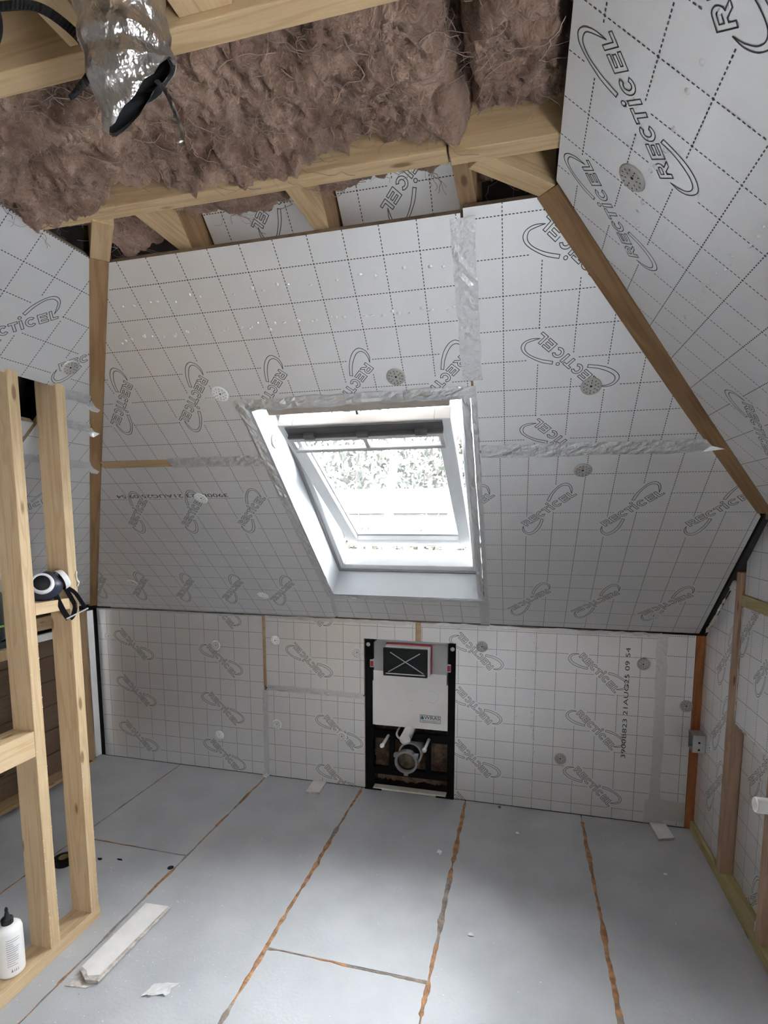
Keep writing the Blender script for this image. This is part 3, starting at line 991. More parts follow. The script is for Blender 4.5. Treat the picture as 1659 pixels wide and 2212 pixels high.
for s in (-1, 1):
    q = MB()
    q.tube([Vector((-.270 + s * (.055 + .018 * math.cos(a)), 1.342, -.075 + .022 * math.sin(a))) for a in (R3(-150 + 25 * k if s > 0 else -30 - 25 * k) for k in range(9))], .004, 6)
    q.build('catch_hook', M_DKGREY, head, F_S, smooth=True)
hb('catch_pin', (-.274, 1.325, -.095), (-.266, 1.348, -.04), M_DKGREY)
hb('vent_slot', (-.03, 1.3495, -.075), (.03, 1.3518, -.062), M_DKGREY)

SA = R3(13.8)
F_SA = F_S @ Matrix.Translation((-.268, .795, -.190)) @ Matrix.Rotation(SA, 4, 'X')
q = MB()
SW, SL = .330, .515
q.box((-SW, -SL, -.026), (-SW + .058, SL, .026), bev=.003)
q.box((SW - .058, -SL, -.026), (SW, SL, .026), bev=.003)
q.box((-SW + .0585, -SL, -.026), (SW - .0585, -SL + .075, .026), bev=.003)
q.box((-SW + .0585, SL - .070, -.026), (SW - .0585, SL, .026), bev=.003)
sash = q.build('sash', M_WHITE, win, F_SA)
def glass():
    mt = bpy.data.materials.new('misted_glass')
    mt.use_nodes = True
    n, l = mt.node_tree.nodes, mt.node_tree.links
    n.remove(n['Principled BSDF'])
    out = n['Material Output']
    tr, tl, gl = n.new('ShaderNodeBsdfTransparent'), n.new('ShaderNodeBsdfTranslucent'), n.new('ShaderNodeBsdfGlossy')
    tl.inputs[0].default_value = (.9, .92, .93, 1)
    gl.inputs['Roughness'].default_value = .08
    m1, m2 = n.new('ShaderNodeMixShader'), n.new('ShaderNodeMixShader')
    t = n.new('ShaderNodeTexNoise')
    t.inputs['Scale'].default_value = 90
    t.inputs['Detail'].default_value = 6
    t.inputs['Distortion'].default_value = 3
    tcd = n.new('ShaderNodeTexCoord')
    l.new(tcd.outputs['Object'], t.inputs['Vector'])
    mr = n.new('ShaderNodeMapRange')
    mr.inputs[1].default_value = .35
    mr.inputs[2].default_value = .65
    mr.inputs[3].default_value = .005
    mr.inputs[4].default_value = .014
    l.new(t.outputs[0], mr.inputs[0])
    l.new(mr.outputs[0], m1.inputs[0])
    l.new(tr.outputs[0], m1.inputs[1])
    l.new(tl.outputs[0], m1.inputs[2])
    m2.inputs[0].default_value = .03
    l.new(m1.outputs[0], m2.inputs[1])
    l.new(gl.outputs[0], m2.inputs[2])
    l.new(m2.outputs[0], out.inputs[0])
    return mt
M_GLASS = glass()
q = MB(); q.box((-SW + .05, -SL + .065, -.016), (SW - .05, SL - .06, -.008)); q.build('glass_pane', M_GLASS, sash, F_SA)
for lo, hi in (((-SW + .0585, -SL + .0755, -.007), (-SW + .0625, SL - .0705, .000)), ((SW - .0625, -SL + .0755, -.007), (SW - .0585, SL - .0705, .000)),
               ((-SW + .063, -SL + .0755, -.007), (SW - .063, -SL + .0795, .000))):
    wb('glazing_gasket', lo, hi, M_GASKET, sash, 0, F_SA)
wb('sash_edge_line', (-SW + .01, -SL + .012, .0262), (SW - .01, -SL + .015, .0272), M_GASKET, sash, 0, F_SA)
wb('vent_filter', (-SW + .03, SL - .048, .027), (SW - .03, SL - .006, .034), M_DKGREY, sash, .001, F_SA)
q = MB()
BU, B0, B1 = .300, .372, .462
q.box((-BU, B0, .030), (BU, B0 + .019, .050), bev=.003)
q.box((-BU, B1 - .019, .030), (BU, B1, .050), bev=.003)
for x in (-BU, -.005, BU - .016): q.box((x, B0 + .0195, .030), (x + (.016 if x else .01), B1 - .0195, .048), bev=.002)
q.build('ventilation_bar', mat('bar_grey', (.50, .50, .49), .4, noise=.05), sash, F_SA)
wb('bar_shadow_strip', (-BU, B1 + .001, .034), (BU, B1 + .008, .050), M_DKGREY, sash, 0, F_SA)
for x in (-.21, 0, .22): wb('bar_hinge', (x - .022, B1 - .002, .036), (x + .022, B1 + .022, .054), M_DKGREY, sash, .002, F_SA)
# unseen window added in the right wall to let in fill light
fill_win = empty('added_fill_window', (1.2, -(G2[0] + G2[1]) / 2, 1.2), kind='structure', label='added unseen window letting fill light in through the right wall')
for lo, hi in (((G2[0], G2[2], -.10), (G2[0] + .04, G2[3], -.05)), ((G2[1] - .04, G2[2], -.10), (G2[1], G2[3], -.05)), ((G2[0] + .041, G2[2], -.10), (G2[1] - .041, G2[2] + .04, -.05)), ((G2[0] + .041, G2[3] - .04, -.10), (G2[1] - .041, G2[3], -.05))):
    wb('frame_rail', lo, hi, M_WHITE, fill_win, .002, F_W)
wb('glass_pane', (G2[0] + .035, G2[2] + .035, -.078), (G2[1] - .035, G2[3] - .035, -.072), M_GLASS, fill_win, 0, F_W)
# foil tape dressing round the opening
tape(win, F_S, [(WU0 - .055, WV1 + .017), (.16, WV1 + .020)], .046, crinkle=.005, ragged=.004, w0=.002)
tape(win, F_S, [(WU0 - .030, WV1 + .02), (WU0 - .028, .9), (WU0 - .022, .5), (WU0 - .014, WV0 - .02)], .040, crinkle=.004, ragged=.003, w0=.002)
tape(win, F_S, [(WU1 + .014, WV1 + .01), (WU1 + .016, .8), (WU1 + .015, WV0 - .02)], .026, crinkle=.003, ragged=.002, w0=.002)
tape(win, F_S, [(WU1 + .040, WV1 + .01), (WU1 + .041, .8), (WU1 + .040, WV0 - .02)], .020, crinkle=.002, ragged=.002, w0=.003)
tape(win, F_S, [(WU0 - .02, WV0 - .020), (.14, WV0 - .012)], .034, crinkle=.004, ragged=.003, w0=.002)
q = MB(); q.add([(-.33, .196, .006), (-.10, .200, .006), (-.10, .214, .004), (-.33, .210, .004)], [(0, 1, 2, 3)]); q.build('tape_flap', M_TAPE, win, F_S)

# ================================================================== ROOF TIMBERS
def thing_timber(name, label, cat, a, b, wid, dep, up, material, group=None):
    o = timber(name, a, b, wid, dep, up, material)
    return tag(o, label, cat, group)

thing_timber('ceiling_joist', 'long pale ceiling joist running above the head of the roof window slope', 'beam', (-1.02, -1.628, 2.310), (.143, -1.628, 2.310), .046, .12, (0, 0, 1), M_PINE, 'ceiling joists')
thing_timber('ceiling_joist', 'short pale ceiling joist butting against the right roof slope', 'beam', (.147, -1.626, 2.306), (.43, -1.626, 2.306), .046, .12, (0, 0, 1), M_PINE, 'ceiling joists')
thing_timber('ceiling_joist', 'nearest pale ceiling joist, passing behind the silver duct', 'beam', (-.98, -2.022, 2.308), (.40, -2.022, 2.308), .046, .12, (0, 0, 1), M_PINE, 'ceiling joists')
thing_timber('ceiling_joist', 'ceiling joist above the viewpoint', 'beam', (-.98, -2.43, 2.308), (.40, -2.43, 2.308), .046, .12, (0, 0, 1), M_PINE, 'ceiling joists')
for x, lab in ((-.660, 'small level ceiling tie nearest the left hip rafter'), (-.236, 'small level ceiling tie in the middle of the gap above the slope'), (.163, 'small level ceiling tie beside the right hip rafter')):
    thing_timber('ceiling_tie', lab, 'beam', (x, -1.602, 2.332), (x, -1.375, 2.332), .042, .10, (0, 0, 1), M_PINE if x < .1 else M_HEAD, 'ceiling ties above the slope')
thing_timber('nogging', 'pale nogging between the joists right of the silver duct', 'beam', (-.172, -2.405, 2.318), (-.172, -2.046, 2.318), .092, .045, (0, 0, 1), M_PINE, 'noggings by the duct')
thing_timber('nogging', 'pale nogging between the joists left of the silver duct', 'beam', (-.392, -2.405, 2.318), (-.392, -2.046, 2.318), .062, .09, (0, 0, 1), M_PINE, 'noggings by the duct')

def hip(label, top, bot, horiz_end, up):
    root = empty('hip_rafter', bot, label, 'rafter', 'hip rafters')
    timber('rafter_body', bot, top, .066, .16, up, M_RAFT, root)
    timber('level_cut_end', top, horiz_end, .052, .10, (0, 0, 1), M_PINE, root)
    return root
hip('brown hip rafter between the front slope and the right slope', (.352, -1.456, 2.305), (1.150, -.632, 1.562), (.20, -1.602, 2.306), (.5, .5, .75))
hip('brown hip rafter between the front slope and the left slope', (-.908, -1.438, 2.304), (-2.326, -.002, .998), (-.752, -1.602, 2.306), (-.5, .5, .75))
for x in (-.655, -.236, .163):
    o = timber('rafter', (0, 0, 0), (1.6, 0, 0), .045, .16, (0, 0, 1), M_RAFT)
    fr = F_S @ Matrix.Translation((x, 1.40, -.052)) @ Matrix.Rotation(R3(90), 4, 'Z') @ Matrix.Rotation(R3(180), 4, 'X')
    o.matrix_basis = fr
    tag(o, {-.655: 'shadowed sloping rafter above the left end of the slope', -.236: 'shadowed sloping rafter in the middle of the dark roof gap', .163: 'shadowed sloping rafter near the right hip rafter'}[x], 'rafter', 'common rafters')

# ================================================================== MINERAL WOOL
def wool(label, x0, x1, y0, y1, z0, amp, seed, res=.006, parent=None, fibres=120, lip=.10, group='mineral wool between the joists', fr=ID, droop=None, name='mineral_wool'):
    nx, ny = max(8, int((x1 - x0) / res)), max(8, int((y1 - y0) / res))
    u, v = np.meshgrid(np.linspace(0, 1, nx), np.linspace(0, 1, ny), indexing='ij')
    X, Y = x0 + (x1 - x0) * u, y0 + (y1 - y0) * v
    wx, wy = fbm(X * 7, Y * 7, 1.3, 3, seed), fbm(X * 7, Y * 7, 5.1, 3, seed + 3)
    big = fbm(X * 4.2, Y * 4.2, .2, 2, seed + 7)
    bil = 1 - np.abs(fbm(X * 9 + wx * .8, Y * 9 + wy * .8, .7, 3, seed + 11))
    rid = np.abs(fbm(X * 24 + wx * 1.6, Y * 24 + wy * 1.6, 2.2, 3, seed + 19))
    fine = fbm(X * 70 + wx * 3, Y * 40 + wy * 3, 3.3, 4, seed + 29, .6)
    hole = np.clip(fbm(X * 5, Y * 5, 9.0, 2, seed + 41) - .35, 0, 1)
    Z = z0 - amp * (.55 * big + .75 * bil - .55 * rid + .17 * fine) + amp * 3.4 * hole
    edge = np.minimum(np.minimum(u * (x1 - x0), (1 - u) * (x1 - x0)), np.minimum(v * (y1 - y0), (1 - v) * (y1 - y0)))
    Z = Z + lip * np.clip(1 - edge / .035, 0, 1) ** 1.6
    if droop: Z = Z - droop(X, Y)
    X = X + .014 * wx + .006 * fine
    Y = Y + .014 * wy + .006 * np.roll(fine, 7, 0)
    pts = np.stack([X, Y, Z], -1).reshape(-1, 3)
    idx = np.arange(nx * ny).reshape(nx, ny)
    fcs = np.stack([idx[:-1, :-1], idx[:-1, 1:], idx[1:, 1:], idx[1:, :-1]], -1).reshape(-1, 4)
    me = bpy.data.meshes.new(name)
    me.from_pydata(pts.tolist(), [], fcs.tolist())
    me.materials.append(M_WOOL)
    me.polygons.foreach_set('use_smooth', [True] * len(me.polygons))
    o = link(name, me, parent, fr)
    if label: tag(o, label, 'insulation', group)
    rng = random.Random(seed)
    q = MB()
    for _ in range(fibres):
        i, j = rng.randrange(3, nx - 3), rng.randrange(3, ny - 3)
        p = Vector(pts[i * ny + j]) - Vector((0, 0, .002))
        a = rng.uniform(0, 6.28)
        st = rng.uniform(.008, .016)
        line = [p]
        dz = rng.uniform(-.0035, .002)
        for k in range(rng.randint(4, 8)):
            a += rng.gauss(0, .45)
            p = p + Vector((math.cos(a) * st, math.sin(a) * st, dz + rng.gauss(0, .002)))
            dz *= .6
            line.append(p)
        q.tube(line, rng.uniform(.0003, .0009), 3, caps=False)
    if q.f:
        fo = q.build('loose_fibres', M_FIBRE, o, fr)
        fo['kind'] = 'stuff'
    return o

wool('brown mineral wool filling the bay between the two ceiling joists', -.97, .195, -1.998, -1.655, 2.335, .045, 3, res=.0052, fibres=420, lip=.13,
     droop=lambda X, Y: .050 * np.clip((-.55 - X) / .35, 0, 1) + .02 * np.clip((Y + 1.72) / .05, 0, 1))
wool('brown mineral wool batt beside the right slope past the dark split', .188, .385, -1.998, -1.655, 2.345, .040, 5, res=.0052, fibres=90, lip=.16)
wool('brown mineral wool behind the nearest joist right of the duct', -.115, .37, -2.40, -2.048, 2.375, .042, 8, res=.006, fibres=120, lip=.12)
wool('dark mineral wool left of the duct behind the cable', -.95, -.43, -2.40, -2.048, 2.42, .035, 9, res=.007, fibres=50, lip=.12)
wool('mineral wool tucked beside the left hip rafter', -.885, -.690, -1.600, -1.372, 2.385, .040, 12, res=.005, fibres=70, lip=.06, group='mineral wool in the gap above the slope',
     droop=lambda X, Y: .02 + .03 * np.clip((Y + 1.5) / .1, 0, 1))
wool('mineral wool over the foil board left of the middle tie', -.640, -.262, -1.605, -1.440, 2.378, .030, 14, res=.005, fibres=90, lip=.05, group='mineral wool in the gap above the slope')
wool('mineral wool over the foil board right of the middle tie', -.212, .140, -1.605, -1.455, 2.378, .028, 16, res=.005, fibres=90, lip=.05, group='mineral wool in the gap above the slope')
wool('mineral wool tucked beside the right hip rafter', .186, .345, -1.560, -1.378, 2.385, .034, 18, res=.005, fibres=60, lip=.05, group='mineral wool in the gap above the slope')

# ================================================================== STUD PARTITION
part = empty('stud_partition', (-1.305, -1.24, 0), 'unfinished timber stud partition standing on a floor plate at the left', 'partition')
def pt(name, a, b, wid, dep, up, material=M_STUD): return timber(name, a, b, wid, dep, up, material, part)
pt('sole_plate', (-1.290, -1.244, 0.0), (-1.290, -3.2, 0.0), .090, .045, (0, 0, 1))
for y0, y1 in ((-1.288, -1.249), (-1.472, -1.432), (-1.90, -1.856), (-2.30, -2.256)):
    pt('stud', (-1.335, (y0 + y1) / 2, .0455), (-1.335, (y0 + y1) / 2, 2.10), y1 - y0, .090, (1, 0, 0))
pt('nogging', (-1.290, -1.4315, 1.228), (-1.290, -1.2885, 1.228), .088, .040, (0, 0, 1))
pt('nogging', (-1.290, -1.855, .755), (-1.290, -1.4725, .755), .088, .088, (0, 0, 1))
pt('head_plate', (-1.44, -1.30, 2.06), (-1.44, -3.2, 2.06), .10, .04, (0, 0, 1), M_HEAD)

# ================================================================== CONCEALED CISTERN FRAME
wc = empty('cistern_frame', (-.27, .03, 0), 'black wall hung toilet frame with white concealed cistern set in the knee wall', 'toilet frame')
def wcb(name, lo, hi, material, bev=.002, parent=wc):
    q = MB(); q.box(lo, hi, bev=bev)
    return q.build(name, material, parent)
wcb('frame_post', (-.527, .012, .0), (-.484, .055, .872), M_BLACK)
wcb('frame_post', (-.056, .012, .0), (-.015, .055, .872), M_BLACK)
for z0, z1 in ((.300, .345), (.085, .125)): wcb('cross_rail', (-.484, .020, z0), (-.056, .055, z1), M_BLACK)
for x in (-.390, -.180): wcb('upright', (x, .022, .125), (x + .030, .052, .300), M_BLACK)
for x in (-.527, -.115): wcb('foot_plate', (x, -.012, .0), (x + .10, .055, .006), M_BLACK)
q = MB()
q.prism([(-.479, .63), (-.062, .63), (-.062, .855), (-.072, .864), (-.470, .864), (-.479, .855)], -.10, -.028)
q.build('cistern_neck', M_GREY, wc, F_K)
q = MB()
q.prism([(-.489, .380), (-.046, .380), (-.046, .640), (-.066, .640), (-.066, .698), (-.479, .698), (-.479, .640), (-.489, .632)], -.10, -.016)
tank = q.build('cistern_tank', M_UPVC, wc, F_K)
for x, r0 in ((-.395, .034), (-.27, .030), (-.145, .034)):
    q = MB()
    q.tube([(x + r0 * math.cos(a), .0165, .567 + r0 * math.sin(a)) for a in (R3(60 + 15 * k) for k in range(17))] if x < -.2 else [(x + r0 * math.cos(a), .0165, .567 + r0 * math.sin(a)) for a in (R3(-120 + 15 * k) for k in range(17))], .0016, 5)
    q.build('moulded_ring', M_UPVC, tank, smooth=True)
# approval label
lab = MB(); lab.prism([(-.212, .417), (-.094, .417), (-.094, .463), (-.212, .463)], -.0158, -.0152)
lbl = lab.build('approval_label', M_WHITE, tank, F_K)
q = MB(); ribbon(q, [(-.210, .419), (-.096, .419), (-.096, .461), (-.210, .461)], .0018, True, -.0150); q.build('label_border', M_INK, tank, F_K)
link('label_text', text_mesh('WRAS', .029, 1.1, M_INK), tank, F_K @ Matrix.Translation((-.143, .447, -.0149)))
link('label_text', text_mesh('APPROVED PRODUCT', .0085, 1.05, M_INK), tank, F_K @ Matrix.Translation((-.153, .427, -.0149)))
q = MB(); q.add([(-.197 + .008 * math.cos(a), .444 + .008 * math.sin(a) + (.008 if abs(a - 1.57) < .3 else 0), -.0149) for a in (R3(30 * k) for k in range(12))], [tuple(range(12))])
q.build('label_drop', mat('blue_ink', (.02, .16, .30), .5, noise=.1), tank, F_K)
# flush plate box
wcb('red_flange', (-.402, .000, .700), (-.145, .018, .862), M_RED)
wcb('plate_surround', (-.398, -.040, .700), (-.150, -.001, .856), M_WHITE)
bx = wcb('access_box', (-.402, -.052, .695), (-.160, -.041, .848), M_CHAR)
for lo, hi in (((-.402, -.062, .695), (-.160, -.0525, .703)), ((-.402, -.062, .840), (-.160, -.0525, .848)), ((-.402, -.062, .7035), (-.394, -.0525, .8395)), ((-.168, -.062, .7035), (-.160, -.0525, .8395))):
    wcb('box_rim', lo, hi, M_CHAR, .001, bx)
wcb('white_lip', (-.390, -.058, .704), (-.172, -.054, .709), M_WHITE, .0005, bx)
for a, b in (((-.365, .825), (-.180, .715)), ((-.200, .825), (-.375, .715))):
    q = MB(); q.tube([(a[0], -.055, a[1]), (b[0], -.055, b[1])], .0028, 6); q.build('cross_rib', M_GREY, bx)
for x in (-.494, -.060): wcb('red_clip', (x, .004, .722), (x + .016, .03, .752), M_RED); wcb('clip_body', (x - .004, .010, .715), (x + .018, .034, .760), M_WHITE)
for x, z in ((-.508, .845), (-.034, .845)):
    q = MB(); q.lathe([(0, .004), (.006, .004), (.011, .002), (.012, 0)], Matrix.Translation((x, .0115, z)) @ Matrix.Rotation(R3(90), 4, 'X'), 14); q.build('fixing_screw', M_GALV, wc)
def pipe(name, c0, c1, r, th_, material, parent, seg=24):
    a, b = Vector(c0), Vector(c1)
    zax = (b - a).normalized()
    xax = zax.orthogonal().normalized()
    yax = zax.cross(xax)
    mm = Matrix.Identity(4)
    for i in range(3): mm[i][0], mm[i][1], mm[i][2], mm[i][3] = xax[i], yax[i], zax[i], a[i]
    L = (b - a).length
    q = MB()
    q.lathe([(r - th_, 0), (r, 0), (r, L - .002), (r - .001, L), (r - th_, L), (r - th_, 0)], mm, seg)
    return q.build(name, material, parent, smooth=False)
pipe('flush_pipe', (-.272, .10, .358), (-.272, -.100, .358), .030, .0035, M_UPVC, wc)
q = MB(); q.lathe([(0, 0), (.0265, 0)], Matrix.Translation((-.272, -.085, .358)) @ Matrix.Rotation(R3(90), 4, 'X'), 20); q.build('pipe_plug', M_PLASTER, wc)
pipe('waste_collar', (-.262, .10, .235), (-.262, -.005, .235), .068, .010, M_GREY, wc)
pipe('waste_pipe', (-.262, .12, .235), (-.262, -.095, .235), .056, .005, M_CHAR, wc)
rim = pipe('waste_rim', (-.262, -.085, .235), (-.262, -.118, .235), .064, .012, M_GASKET, wc)
for a in (35, 150, 270): 
    q = MB(); cx, cz = -.262 + .066 * math.cos(R3(a)), .235 + .066 * math.sin(R3(a)); q.box((cx - .012, -.118, cz - .010), (cx + .012, -.09, cz + .010), bev=.003); q.build('rim_lug', M_GASKET, wc)
q = MB(); q.lathe([(0, 0), (.051, 0)], Matrix.Translation((-.262, -.075, .235)) @ Matrix.Rotation(R3(90), 4, 'X'), 24); q.build('waste_plug', mat('dirty_plug', (.12, .10, .065), .8, noise=.6, nscale=30, bump=.6, bscale=60), wc)
for x in (-.393, -.160):
    q = MB(); q.tube([(x, .03, .320), (x, -.120, .320)], .0085, 10); rod = q.build('fixing_rod', M_WHITE, wc, smooth=True)
    q = MB(); q.lathe([(0, 0), (.012, 0), (.0125, .010), (.006, .022), (0, .022)], Matrix.Translation((x, -.118, .320)) @ Matrix.Rotation(R3(90), 4, 'X'), 12); q.build('rod_cap', M_UPVC, rod)
q = MB(); q.tube(smooth_line([(-.335, .06, .36), (-.335, -.02, .355), (-.322, -.03, .335), (-.30, -.02, .325)], 5), .006, 8); q.build('overflow_tube', M_UPVC, wc, smooth=True)
F_CAV = Matrix.Translation((0, 0, 0)) @ Matrix(((1, 0, 0, 0), (0, 0, 1, 0), (0, 1, 0, 0), (0, 0, 0, 1)))
wool('brown mineral wool packed behind the toilet frame', -.50, -.04, .0, .375, .13, .030, 31, res=.006, fibres=80, lip=.02, group='mineral wool behind the frame', fr=F_CAV)

# ================================================================== DUCT, CABLE, STRAND
duct = empty('flexible_duct', (-.255, -2.125, 2.30), 'torn silver foil flexible duct hanging open from the ceiling', 'duct')
q = MB()
axis = smooth_line([(-.275, -2.135, 2.56), (-.268, -2.132, 2.42), (-.262, -2.128, 2.31), (-.258, -2.120, 2.22), (-.250, -2.108, 2.165)], 22)
N = len(axis)
seg = 40
vv, ff = [], []
A = [Vector(p) for p in axis]
cut = Vector((-.55, -.62, .30)).normalized()
for i in range(N):
    t = (A[min(i + 1, N - 1)] - A[max(i - 1, 0)]).normalized()
    a = Vector((1, 0, 0)); a = (a - t * a.dot(t)).normalized(); b = t.cross(a)
    for k in range(seg):
        an = 2 * math.pi * k / seg
        hl = i / N * 8.0 * 2 * math.pi + an
        r = .0615 + .0030 * math.cos(hl) + .0022 * float(vnoise(math.cos(an) * 3 + i * .2, math.sin(an) * 3, i * .17, 5))
        p = A[i] + (a * math.cos(an) + b * math.sin(an)) * r
        if i > N * .80:  # ragged, slanting mouth
            k2 = (i - N * .80) / (N * .20)
            p += Vector((0, 0, .045 * k2 * math.sin(an + 2.2)))
            p += (a * math.cos(an)) * (-.006 * k2 * (1 + math.sin(3 * an))) - b * math.sin(an) * (.026 * k2) + Vector((0, 0, .010 * k2 * float(vnoise(an * 3.1, k2 * 2, 1.7, 8))))
        vv.append(p)
for i in range(N - 1):
    for k in range(seg):
        ff.append((i * seg + k, (i + 1) * seg + k, (i + 1) * seg + (k + 1) % seg, i * seg + (k + 1) % seg))
q.add(vv, ff)
M_DUCT = foil_mat('duct_foil', (0.50, 0.47, 0.44), 0.26, 0.95, 0.7, 45.0)
body = q.build('duct_body', M_DUCT, duct, smooth=True)
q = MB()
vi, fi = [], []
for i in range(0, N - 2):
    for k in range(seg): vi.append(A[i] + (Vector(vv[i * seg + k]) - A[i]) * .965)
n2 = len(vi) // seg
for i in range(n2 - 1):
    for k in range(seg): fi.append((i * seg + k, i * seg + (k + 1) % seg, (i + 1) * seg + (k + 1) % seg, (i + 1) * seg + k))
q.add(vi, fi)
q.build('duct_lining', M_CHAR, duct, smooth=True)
q = MB()
hel = []
for i in range(int(N * .80)):
    an = -i / N * 8.0 * 2 * math.pi
    t = (A[min(i + 1, N - 1)] - A[max(i - 1, 0)]).normalized()
    a = Vector((1, 0, 0)); a = (a - t * a.dot(t)).normalized(); b = t.cross(a)
    hel.append(A[i] + (a * math.cos(an) + b * math.sin(an)) * .0640)
q.tube(hel, .0016, 5)
q.build('wire_helix', M_DUCT, duct, smooth=True)
q = MB()
line = smooth_line([(-.222, -2.105, 2.190), (-.210, -2.100, 2.176), (-.200, -2.100, 2.155), (-.190, -2.098, 2.128), (-.186, -2.098, 2.108)], 5)
for i in range(len(line) - 1):
    p, r = Vector(line[i]), Vector(line[i + 1])
    w0, w1 = .0048 * (1 - .35 * i / len(line)), .0048 * (1 - .35 * (i + 1) / len(line))
    q.add([p + Vector((-w0, .001, 0)), p + Vector((w0, -.001, 0)), r + Vector((w1, -.001, 0)), r + Vector((-w1, .001, 0)), p + Vector((0, -.002, 0)), r + Vector((0, -.002, 0))], [(0, 4, 5, 3), (4, 1, 2, 5)])
q.tube([(-.186, -2.098, 2.108), (-.190, -2.099, 2.105), (-.197, -2.10, 2.106)], .002, 5)
q.build('torn_strip', M_DUCT, duct, smooth=True)
q = MB()
line = smooth_line([(-.52, -2.18, 2.285), (-.45, -2.15, 2.300), (-.385, -2.15, 2.286), (-.333, -2.15, 2.250), (-.300, -2.15, 2.212), (-.298, -2.15, 2.184), (-.318, -2.15, 2.166), (-.336, -2.15, 2.156)], 8)
for i in range(len(line) - 1):
    p, r = Vector(line[i]), Vector(line[i + 1])
    k0, k1_ = .0062 * (1 - .6 * max(0, i / len(line) - .8) * 5 * .8), .0062 * (1 - .6 * max(0, (i + 1) / len(line) - .8) * 5 * .8)
    t = (r - p).normalized(); n = Vector((t.z, 0, -t.x))
    q.add([p - n * k0 - Vector((0, .0012, 0)), p + n * k0 - Vector((0, .0012, 0)), r + n * k1_ - Vector((0, .0012, 0)), r - n * k1_ - Vector((0, .0012, 0)),
           p - n * k0 + Vector((0, .0012, 0)), p + n * k0 + Vector((0, .0012, 0)), r + n * k1_ + Vector((0, .0012, 0)), r - n * k1_ + Vector((0, .0012, 0))],
          [(0, 1, 2, 3), (7, 6, 5, 4), (0, 4, 5, 1), (3, 2, 6, 7), (1, 5, 6, 2), (0, 3, 7, 4)])
tag(q.build('cable', M_CHAR, smooth=True), 'dark flat cable curling in front of the nearest joist by the duct', 'cable')
q = MB()
q.tube(smooth_line([(-.52, -2.22, 2.36), (-.475, -2.20, 2.31), (-.440, -2.185, 2.285), (-.425, -2.18, 2.255), (-.44, -2.18, 2.22), (-.50, -2.18, 2.18)], 6), .0075, 8)
tag(q.build('cable', M_CHAR, smooth=True), 'thick dark cable dropping from the top left corner', 'cable')

# ================================================================== SMALL THINGS
# respirator mask on the upper nogging
mask = empty('respirator_mask', (-1.285, -1.345, 1.27), 'dark blue half face respirator mask resting on the nogging between two studs', 'mask')
M_RUBBER = mat('mask_rubber', (.022, .026, .045), .45, noise=.3, nscale=30)
M_STRAP = mat('mask_strap', (.003, .003, .004), .8, noise=.3, spec=.1)
bm = bmesh.new()
bmesh.ops.create_uvsphere(bm, u_segments=24, v_segments=14, radius=1)
for v in bm.verts:
    x, y, z = v.co
    taper = 1 - .35 * max(0, z)
    v.co = Vector((-1.280 + x * .050 * taper, -1.352 + y * .058 * taper, 1.315 + z * .052 + .012 * x))
q = MB(); q.bm(bm); q.build('face_piece', M_RUBBER, mask, smooth=True)
for c, d in (((-1.252, -1.392, 1.330), (.62, -.72, .28)), ((-1.262, -1.312, 1.332), (.30, .88, .36))):
    d = Vector(d).normalized(); mm = Matrix.Translation(c) @ d.to_track_quat('Z', 'Y').to_matrix().to_4x4()
    q = MB(); q.lathe([(0, .018), (.024, .018), (.026, .014)], mm, 24); q.lathe([(.033, .0), (.034, .008)], mm, 24)
    fl = q.build('filter', M_CHAR, mask, smooth=True)
    q = MB(); q.lathe([(.0255, .0175), (.027, .022), (.033, .020), (.0355, .010), (.036, .0)], mm, 28); q.build('filter_ring', M_WHITE, fl, smooth=True)
def strap(pts, wd, nrm):
    pts = smooth_line(pts, 6)
    q = MB(); nrm = Vector(nrm).normalized()
    for i in range(len(pts) - 1):
        p, r = Vector(pts[i]), Vector(pts[i + 1]); t = (r - p).normalized(); s = t.cross(nrm).normalized() * wd; o_ = nrm * .001
        q.add([p - s + o_, p + s + o_, r + s + o_, r - s + o_, p - s - o_, p + s - o_, r + s - o_, r - s - o_], [(0, 1, 2, 3), (7, 6, 5, 4), (0, 4, 5, 1), (3, 2, 6, 7), (1, 5, 6, 2), (0, 3, 7, 4)])
    return q.build('strap', M_STRAP, mask)
strap([(-1.255, -1.345, 1.300), (-1.247, -1.338, 1.265), (-1.243, -1.322, 1.225), (-1.240, -1.305, 1.195)], .010, (1, -.3, .2))
strap([(-1.250, -1.300, 1.310), (-1.240, -1.270, 1.285), (-1.236, -1.245, 1.245), (-1.234, -1.232, 1.222)], .007, (1, -.3, .2))
strap([(-1.250, -1.300, 1.305), (-1.243, -1.283, 1.265), (-1.240, -1.272, 1.235), (-1.238, -1.285, 1.205), (-1.238, -1.30, 1.195)], .008, (1, -.3, .2))
q = MB(); q.tube([(-1.236, -1.318, 1.197), (-1.232, -1.222, 1.220)], .0028, 6); q.build('strap_buckle', M_GREY, mask)

# bottle on the sole plate
bt = empty('squeeze_bottle', (-1.300, -1.578, .0455), 'white squeeze bottle with black nozzle cap standing on the sole plate', 'bottle')
mb_ = Matrix.Translation((-1.300, -1.578, .0455))
q = MB(); q.lathe([(0, 0), (.036, 0), (.040, .004), (.041, .012), (.0415, .10), (.041, .150), (.038, .163), (.028, .171), (.016, .174)], mb_, 32); q.build('bottle_body', M_UPVC, bt, smooth=True)
q = MB(); q.lathe([(.017, .170), (.0175, .172), (.0175, .190), (.015, .193), (.009, .194), (.0075, .198), (.006, .210), (0, .211)], mb_, 20); cp = q.build('bottle_cap', M_CHAR, bt, smooth=True)
q = MB(); q.tube([(-1.300, -1.578, .254), (-1.299, -1.579, .268), (-1.297, -1.581, .276)], [.0045, .0055, .003], 8); q.build('nozzle_tip', M_CHAR, cp, smooth=True)
q = MB()
rng = random.Random(2)
